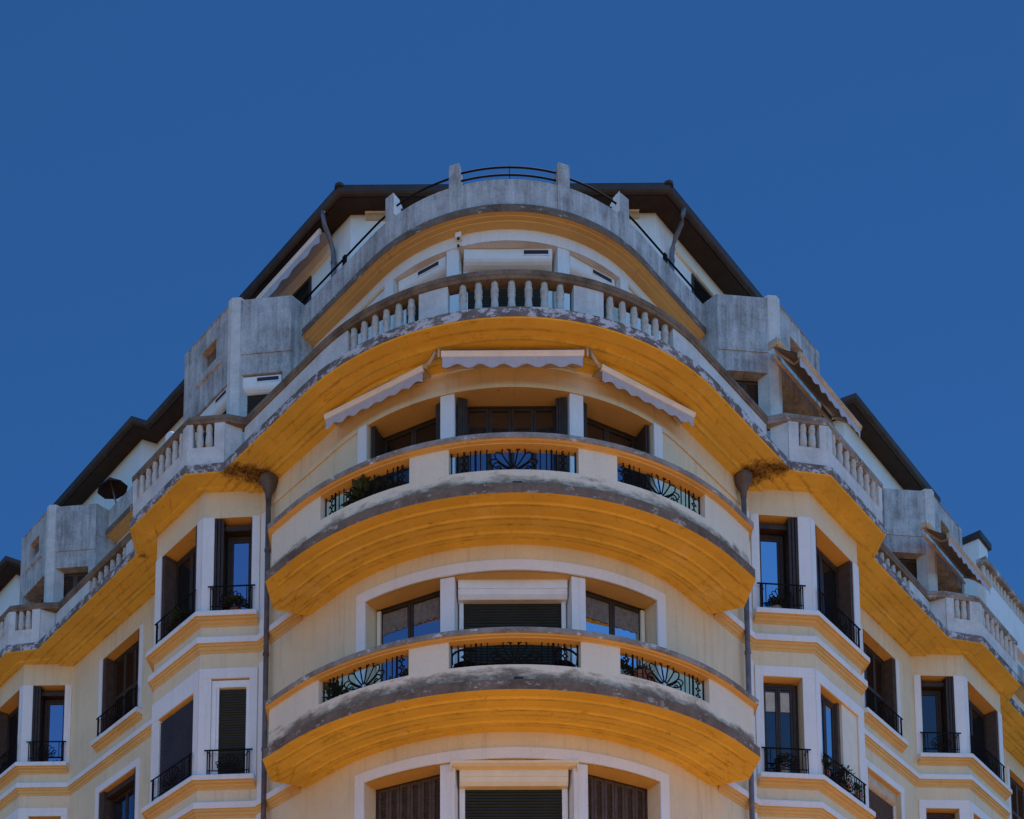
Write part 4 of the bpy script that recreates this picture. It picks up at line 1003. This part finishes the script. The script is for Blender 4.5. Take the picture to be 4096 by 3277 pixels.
for sg in (-1, 1):          # lead caps on the two front corners
    x, y = uwp(sg, uc, 3.42); m = MB(); m.lathe([(0.10, Z(22.90)), (0.105, Z(22.95)), (0.07, Z(22.98)), (0.02, Z(22.99))], (x * 1.0, y, 0), 8); m.build('corner_cap', 'gutter', rf)
    # penthouse swan-neck pipes
    m = MB(); pts = [P(sg, 1.60, 3.42, 22.82), P(sg, 1.60, 3.41, 22.70), P(sg, 1.62, 3.36, 22.58), P(sg, 1.66, 3.18, 22.42), P(sg, 1.69, 3.08, 22.28), P(sg, 1.70, 3.06, 22.05), P(sg, 1.70, 3.06, 20.5)]
    m.tube(pts, 0.05, 10)
    x, y = uwp(sg, 1.70, 3.06); m.lathe([(0.05, -0.03), (0.062, -0.025), (0.062, 0.025), (0.05, 0.03)], (x, y, Z(22.05)), 10)
    m.build('downpipe', 'zinc', B, smooth=True)
    # dark terrace window on the wing side of the penthouse
    f, L = lm(sg, (2.50, 2.99), (3.6, 2.99)); m = MB(); frame_box(m, f, 0, L, 20.45, 22.38, 0.06, -0.03, 0.02); w = m.build('window', 'brown', B)
    m = MB(); m.mbox(f, 0.06, L - 0.06, -0.012, 0.0, 20.51, 22.32); m.build('pane', 'glassdark', w)
    m = MB(); f, L = lm(sg, (1.9, 2.99), (4.1, 2.99)); m.mbox(f, 0, L, -0.05, 0.0, 22.42, 22.52); m.build('lintel_band', 'boxcream', B)

# ------------------------------------------------------------------ awnings
def awning(f, s0, s1, d_wall, d_front, z_wall, z_front, drop=0.20, amp=0.028, waves=6, mat='fabric', arms=True, bar=0.045, sheet=None, barmat='awnbar'):
    m = MB(); n = 12; rows = []
    for i in range(n + 1):
        s = s0 + 0.02 + (s1 - s0 - 0.04) * i / n
        rows.append([f(s, d_wall, z_wall), f(s, (d_wall + d_front) / 2, (z_wall + z_front) / 2 - 0.01), f(s, d_front, z_front), f(s, d_front, z_front - 0.012), f(s, (d_wall + d_front) / 2, (z_wall + z_front) / 2 - 0.022), f(s, d_wall, z_wall - 0.012)])
    m.grid(rows, closed=True); a = m.build('awning', sheet or mat, B)
    m = MB(); m.extr(f, s0, s1, [(d_front + 0.02, z_front + 0.012), (d_front - bar * 0.5, z_front + 0.012), (d_front - bar, z_front - 0.01), (d_front - bar, z_front - 0.04), (d_front - bar * 0.7, z_front - 0.05), (d_front - bar * 0.7, z_front - 0.075), (d_front - bar * 0.4, z_front - 0.09), (d_front + 0.02, z_front - 0.09)]); m.build('front_bar', barmat, a)
    m = MB(); n = waves * 12; top = []; bot = []
    for i in range(n + 1):
        t = i / n; s = s0 + 0.02 + (s1 - s0 - 0.04) * t; wv = amp * math.cos(2 * math.pi * waves * t + 2.4)
        ff = 0.006 * math.sin(t * 40)
        top.append([f(s, d_front - bar * 0.3, z_front - 0.085), f(s, d_front - bar * 0.3 + ff, z_front - 0.09 - drop * 0.5), f(s, d_front - bar * 0.3 + 1.5 * ff, z_front - 0.09 - drop + wv)])
    m.grid(top); v = m.build('valance', mat, a)
    so = v.modifiers.new('cloth', 'SOLIDIFY'); so.thickness = 0.004
    if arms:
        m = MB()
        for s in (s0 + 0.10, s1 - 0.10):
            m.tube([f(s, d_wall - 0.02, z_wall - 0.07), f(s + (0.25 if s < (s0 + s1) / 2 else -0.25), (d_wall + d_front) / 2, (z_wall + z_front) / 2 - 0.09), f(s, d_front + 0.03, z_front - 0.06)], 0.022, 6)
        build_each(m, 'arm', 'awnarm', a)
    return a
f, L = linemap((-1.20 - BX * 0, 17.70 - BY), (1.18, 17.70 - BY))
aw = awning(f, 0.02, L - 0.02, 0.34, 0.0, 16.70, 16.665, drop=0.16, waves=6, bar=0.045)
f2, L2 = linemap(arcmap(4.60)(-41.5, 0, 0)[:2], arcmap(4.60)(-19.2, 0, 0)[:2])
sideA = (-3.22, 18.98 - BY); sideB = (-1.47, 17.98 - BY)
for sg in (-1, 1):
    a, b = (sideA, sideB) if sg < 0 else ((-sideB[0], sideB[1]), (-sideA[0], sideA[1]))
    f, L = linemap(a, b); awning(f, 0.0, L, 0.30, 0.0, 16.72, 16.68, drop=0.16, waves=7)
# brackets between the awnings
for sg in (-1, 1):
    m = MB()
    def pt(x, y, z): return (sg * x, y - BY, Z(z))
    m.tube([pt(1.27, 17.80, 16.76), pt(1.40, 17.86, 16.58)], 0.030, 8); m.tube([pt(1.22, 17.72, 16.76), pt(1.22, 17.72, 16.60)], 0.022, 8)
    m.tube([pt(1.38, 17.92, 16.70), pt(1.45, 17.96, 16.62)], 0.035, 8); m.tube([pt(1.30, 17.86, 16.72), pt(1.30, 17.86, 16.80)], 0.04, 8)
    build_each(m, 'awning_bracket', 'awnarm', B, smooth=True)
# penthouse awnings
f, L = lm(-1, (1.80, 3.32), (3.98, 3.32)); awning(f, 0, L, 0.42, 0.0, 22.78, 22.66, drop=0.16, waves=4, arms=False)
for sg in (-1, 1):
    x0, x1 = (-2.72, -2.05) if sg < 0 else (2.10, 2.68)
    f, L = linemap((x0, 21.0 - BY), (x1, 21.0 - BY)); m = MB()
    m.extr(f, 0, L, [(0.22, 22.93), (0.02, 22.90), (0.0, 22.86), (0.0, 22.80), (0.22, 22.80)]); o = m.build('awning_cassette', 'box', B, bevel=0.005)
    m = MB(); m.mbox(f, 0.02, L, 0.03, 0.2, 22.68, 22.79); m.build('awning_roll', 'awnarm', o)
# awnings on the right-hand wing, partly rolled out
D = SD[1]
for c0_, u0, u1, wf, zf, zt_ in ((0, 2.62, 5.12, 5.22, 19.22, 19.75), (1, 9.35, 11.85, 5.25, 19.13, 19.65)):
    f, L = lm(1, (u0, 4.62), (u1, 4.62))
    a = awning(f, 0, L, -0.05, -(wf - 4.62), zt_, zf, drop=0.14, waves=9, arms=True, bar=0.05, sheet='awnold', barmat='awnarm')
    m = MB(); m.tube([f(0.0, -0.16, zt_ - 0.02), f(L, -0.16, zt_ - 0.02)], 0.075, 12); m.tube([f(0.05, -0.06, zt_ - 0.20), f(L - 0.05, -0.06, zt_ - 0.20)], 0.03, 8); m.build('fabric_roll', 'awnarm', a, smooth=True)
    m = MB(); m.mbox(f, -0.05, -0.01, -0.20, 0.0, zt_ - 0.10, zt_ + 0.05); m.build('end_bracket', 'awnarm', a, bevel=0.01)

# ------------------------------------------------------------------ right: chimney and white terrace of the neighbouring house
N = empty('neighbour_house', (BX + uwp(1, 14.6, 3.2)[0], BY + uwp(1, 14.6, 3.2)[1], 0), label='white terraced house beyond the right wing with balustrade and chimney', category='building')
NX, NY = N.location.x - BX, N.location.y - BY
def nb(m, name, mat, parent=None, **kw):
    m.v = [(x - (NX if parent is None or parent is N else NX), y - NY, z) for x, y, z in m.v]; return m.build(name, mat, parent or N, **kw)
f, L = lm(1, (13.35, 4.62), (19.5, 4.62))
m = MB(); m.mbox(f, 0, L, 0, 0.2, 19.5, 20.42); nw = nb(m, 'terrace_wall', 'white')
m = MB(); m.mbox(f, 0, L, -0.04, 0.2, 20.86, 21.0); nb(m, 'handrail', 'coping')
for j in range(26):
    x, y, _ = f(0.15 + j * 0.235, 0.1, 0)
    o = put_bal(N, x - NX, y - NY, 20.42, 0.44)
m = MB(); m.prism([uwp(1, 15.12, 3.35), uwp(1, 15.18, 3.86), uwp(1, 15.8, 3.86), uwp(1, 15.8, 3.35)], Z(20.3), Z(22.88)); ch = nb(m, 'chimney', 'white')
m = MB(); m.prism([uwp(1, 15.04, 3.27), uwp(1, 15.10, 3.94), uwp(1, 15.9, 3.94), uwp(1, 15.9, 3.27)], Z(22.88), Z(23.05)); nb(m, 'chimney_cap', 'gutter')

# ------------------------------------------------------------------ things standing on the balconies and sills
def arcw(th, r, z): x, y, zz = arcmap(r)(th, 0, z); return (BX + x, BY + y, zz)
def leaves(rx, rz, n, cz, size, droop=0.0, seed=1):
    rnd = random.Random(seed); m = MB()
    for i in range(n):
        a = rnd.uniform(0, 6.283); t = rnd.uniform(0.15, 1) ** 0.6; el = rnd.uniform(-0.4, 1.57)
        p = Vector((rx * t * math.cos(a) * math.cos(el), rx * t * math.sin(a) * math.cos(el), cz + rz * t * math.sin(el) - droop * t * t))
        d = Vector((math.cos(a) * math.cos(el), math.sin(a) * math.cos(el), math.sin(el) + rnd.uniform(-.4, .4))).normalized()
        sd = d.cross(Vector((0, 0, 1))); sd = (sd.normalized() if sd.length > 0.01 else Vector((1, 0, 0))) * size * 0.28
        L = size * rnd.uniform(0.7, 1.3); up = Vector((0, 0, size * 0.15))
        m.add([p, p + d * L * 0.5 + sd + up, p + d * L, p + d * L * 0.5 - sd + up], [(0, 1, 2, 3)])
    return m
def potted(loc, label, pot=(0.13, 0.24), mat='terracotta', rx=0.2, rz=0.25, n=160, size=0.09, seed=1, fl=0, name='potted_plant', droop=0.0, group=None):
    e = empty(name, loc); tag(e, label, 'plant', group)
    r, h = pot; m = MB()
    m.lathe([(r * 0.68, 0), (r * 0.72, 0.01), (r * 0.96, h * 0.86), (r * 1.05, h * 0.87), (r * 1.05, h), (r * 0.93, h), (r * 0.9, h * 0.9), (0.01, h * 0.9)], n=16); m.build('pot', mat, e)
    leaves(rx, rz, n, h + rz * 0.25, size, droop, seed).build('foliage', 'leaf', e)
    m = MB(); rnd = random.Random(seed)
    for i in range(5):
        a = rnd.uniform(0, 6.28); m.tube([(0, 0, h * 0.85), (rx * .3 * math.cos(a), rx * .3 * math.sin(a), h + rz * 0.4), (rx * .6 * math.cos(a), rx * .6 * math.sin(a), h + rz * 0.8)], 0.006, 4)
    m.build('stem', 'brown', e)
    if fl: leaves(rx * 1.05, rz * 1.1, fl, h + rz * 0.3, size * 0.55, droop, seed + 5).build('flowers', 'flower', e)
    return e
F5, F4_ = 13.87, 10.65
potted(arcw(-29.6, 4.93, F5), 'spiky leafed plant behind the left opening of the upper curved balcony', (0.15, 0.28), rx=0.26, rz=0.26, n=120, size=0.20, seed=3)
potted(arcw(-23.6, 4.86, F5), 'dark bushy plant beside the spiky one on the upper curved balcony', (0.17, 0.26), rx=0.24, rz=0.24, n=240, size=0.09, seed=4)
potted(arcw(36.4, 4.90, F5), 'small pot plant at the right end of the upper curved balcony', (0.10, 0.20), rx=0.13, rz=0.18, n=110, size=0.08, seed=5)
potted(arcw(-36.2, 4.93, F4_), 'round bush filling the far left corner of the lower curved balcony', (0.16, 0.22), rx=0.24, rz=0.34, n=320, size=0.09, seed=6)
potted(arcw(-22.9, 4.95, F4_), 'trailing flowering plant left of the middle on the lower curved balcony', (0.13, 0.16), rx=0.22, rz=0.16, n=200, size=0.08, seed=7, fl=40, droop=0.05)
potted(arcw(-19.9, 4.95, F4_), 'low flowering plant against the left solid block of the lower balcony', (0.12, 0.16), rx=0.18, rz=0.20, n=160, size=0.08, seed=8, fl=40)
potted(arcw(20.1, 4.93, F4_), 'pale stone urn with a plant by the right solid block of the lower balcony', (0.13, 0.40), 'stonepot', rx=0.17, rz=0.14, n=120, size=0.09, seed=9)
potted(arcw(24.3, 4.86, F4_), 'large terracotta pot with low greenery behind the lower balcony railing', (0.22, 0.48), rx=0.20, rz=0.08, n=90, size=0.08, seed=10)
def on_sill(sg, p, q_, t, d, z):
    f, L = lm(sg, p, q_); s = t * L if sg > 0 else L - t * L; x, y, zz = f(s, d, z); return (BX + x, BY + y, zz)
cL = ((2.25, 4.29), (3.10, 5.05)); cR = ((2.25, 4.29), (3.17, 5.05)); fL_ = ((3.10, 5.05), (4.78, 5.05)); fR_ = ((3.17, 5.05), (5.14, 5.05))
potted(on_sill(-1, *cL, 0.44, 0.08, 14.34), 'leafy plant in a wide pot on the upper left bay sill facing the street', (0.11, 0.10), rx=0.22, rz=0.15, n=200, size=0.10, seed=11)
potted(on_sill(-1, *fL_, 0.45, 0.06, 14.34), 'straggly plant behind the side railing of the upper left bay', (0.10, 0.14), rx=0.24, rz=0.22, n=160, size=0.10, seed=12)
potted(on_sill(1, *cR, 0.42, 0.08, 14.34), 'dome shaped plant in a bowl on the upper right bay sill', (0.12, 0.09), 'stonepot', rx=0.20, rz=0.11, n=260, size=0.07, seed=13)
potted(on_sill(1, *cR, 0.50, 0.08, 11.09), 'tall pale pot with flowers on the lower right bay sill', (0.085, 0.26), 'stonepot', rx=0.13, rz=0.14, n=90, size=0.08, seed=14, fl=20)
potted(on_sill(1, *fR_, 0.16, 0.02, 11.09), 'bushy plant nearest the corner behind the side railing of the lower right bay', (0.10, 0.22), rx=0.16, rz=0.22, n=170, size=0.09, seed=15)
potted(on_sill(1, *fR_, 0.55, 0.02, 11.09), 'white flowering plant in the middle of the lower right bay side railing', (0.11, 0.26), rx=0.17, rz=0.26, n=150, size=0.08, seed=16, fl=50)
potted(on_sill(1, *fR_, 0.80, 0.02, 11.09), 'plant at the far end of the lower right bay side railing', (0.10, 0.20), rx=0.14, rz=0.18, n=120, size=0.08, seed=17)
def chair(loc, rot, label):
    e = empty('garden_chair', loc); e.rotation_euler = (0, 0, rot); tag(e, label, 'chair', 'iron chairs on the lower balcony')
    m = MB(); m.lathe([(0.0, 0.40), (0.20, 0.40), (0.205, 0.41), (0.20, 0.42), (0.0, 0.42)], n=18); m.build('seat', 'iron', e)
    for sx in (-1, 1):
        for sy in (-1, 1):
            m = MB(); m.tube([(sx * 0.15, sy * 0.15, 0.41), (sx * 0.19, sy * 0.19, 0.0)], 0.012, 6); m.build('leg', 'iron', e)
    m = MB(); n = 14
    m.tube([(-0.19, 0.14, 0.41)] + [(-0.19 * math.cos(math.pi * k / n), 0.17, 0.52 + 0.10 * math.sin(math.pi * k / n)) for k in range(n + 1)] + [(0.19, 0.14, 0.41)], 0.016, 6)
    for x in (-0.08, 0.0, 0.08): m.tube([(x, 0.15, 0.41), (x, 0.17, 0.52 + 0.10 * math.sqrt(max(0, 1 - (x / 0.19) ** 2)))], 0.008, 5)
    m.build('backrest', 'iron', e)
chair(arcw(-9.3, 4.86, F4_), R(170), 'dark iron chair at the left end of the middle opening, lower balcony')
chair(arcw(8.6, 4.86, F4_), R(-160), 'dark iron chair at the right end of the middle opening, lower balcony')
e = empty('garden_table', arcw(-0.5, 4.80, F4_)); tag(e, 'low dark table between the two iron chairs on the lower balcony', 'table')
m = MB(); m.prism([(-0.55, -0.22), (0.55, -0.22), (0.55, 0.22), (-0.55, 0.22)], 0.36, 0.40); m.build('tabletop', 'darkcloth', e, bevel=0.006)
for x in (-0.5, 0.5):
    for y in (-0.18, 0.18):
        m = MB(); m.tube([(x, y, 0.37), (x, y, 0.0)], 0.015, 6); m.build('leg', 'iron', e)
def dish(loc, rot, r, mat, label):
    e = empty('satellite_dish', loc); e.rotation_euler = rot; tag(e, label, 'satellite dish')
    m = MB(); prof = [(r * t, 0.32 * r * t * t) for t in (0.01, .25, .5, .75, 1.0)] + [(r, 0.32 * r + 0.01)] + [(r * t, 0.32 * r * t * t + 0.012) for t in (0.97, .5, .01)]
    m.lathe(prof, n=24); m.build('reflector', mat, e, smooth=True)
    m = MB(); m.tube([(0, -r, 0.3 * r), (0, -r * .5, r * .8), (0, 0, r * 1.05)], 0.012, 6); m.build('arm', 'zinc', e)
    m = MB(); m.tube([(0, 0, 0), (0, 0, -0.12), (0, -0.3, -0.3)], 0.02, 6); m.build('mount', 'zinc', e)
def bw(sg, u, w, z): x, y, zz = P(sg, u, w, z); return (BX + x, BY + y, zz)
dish(bw(-1, 5.10, 4.55, 19.42), (R(70), 0, R(-150)), 0.16, 'box', 'small pale dish showing above the left bay balustrade')
dish(bw(1, 6.1, 4.6, 18.35), (R(60), 0, R(60)), 0.36, 'zinc', 'dark round dish behind the far end of the right bay balustrade')
e = empty('patio_parasol', bw(-1, 9.35, 3.35, 20.30)); tag(e, 'dark half folded parasol on the left roof terrace', 'parasol'); e.rotation_euler = (R(8), R(-14), 0)
m = MB(); n = 8; m.add([(0, 0, 1.34)] + [(0.38 * math.cos(2 * math.pi * k / n), 0.38 * math.sin(2 * math.pi * k / n), 1.04) for k in range(n)], [(0, 1 + k, 1 + (k + 1) % n) for k in range(n)])
c_ = m.build('canopy', 'darkcloth', e); sm = c_.modifiers.new('cloth', 'SOLIDIFY'); sm.thickness = 0.01
m = MB(); m.tube([(0, 0, 0), (0, 0, 1.33)], 0.02, 8); m.build('pole', 'zinc', e)
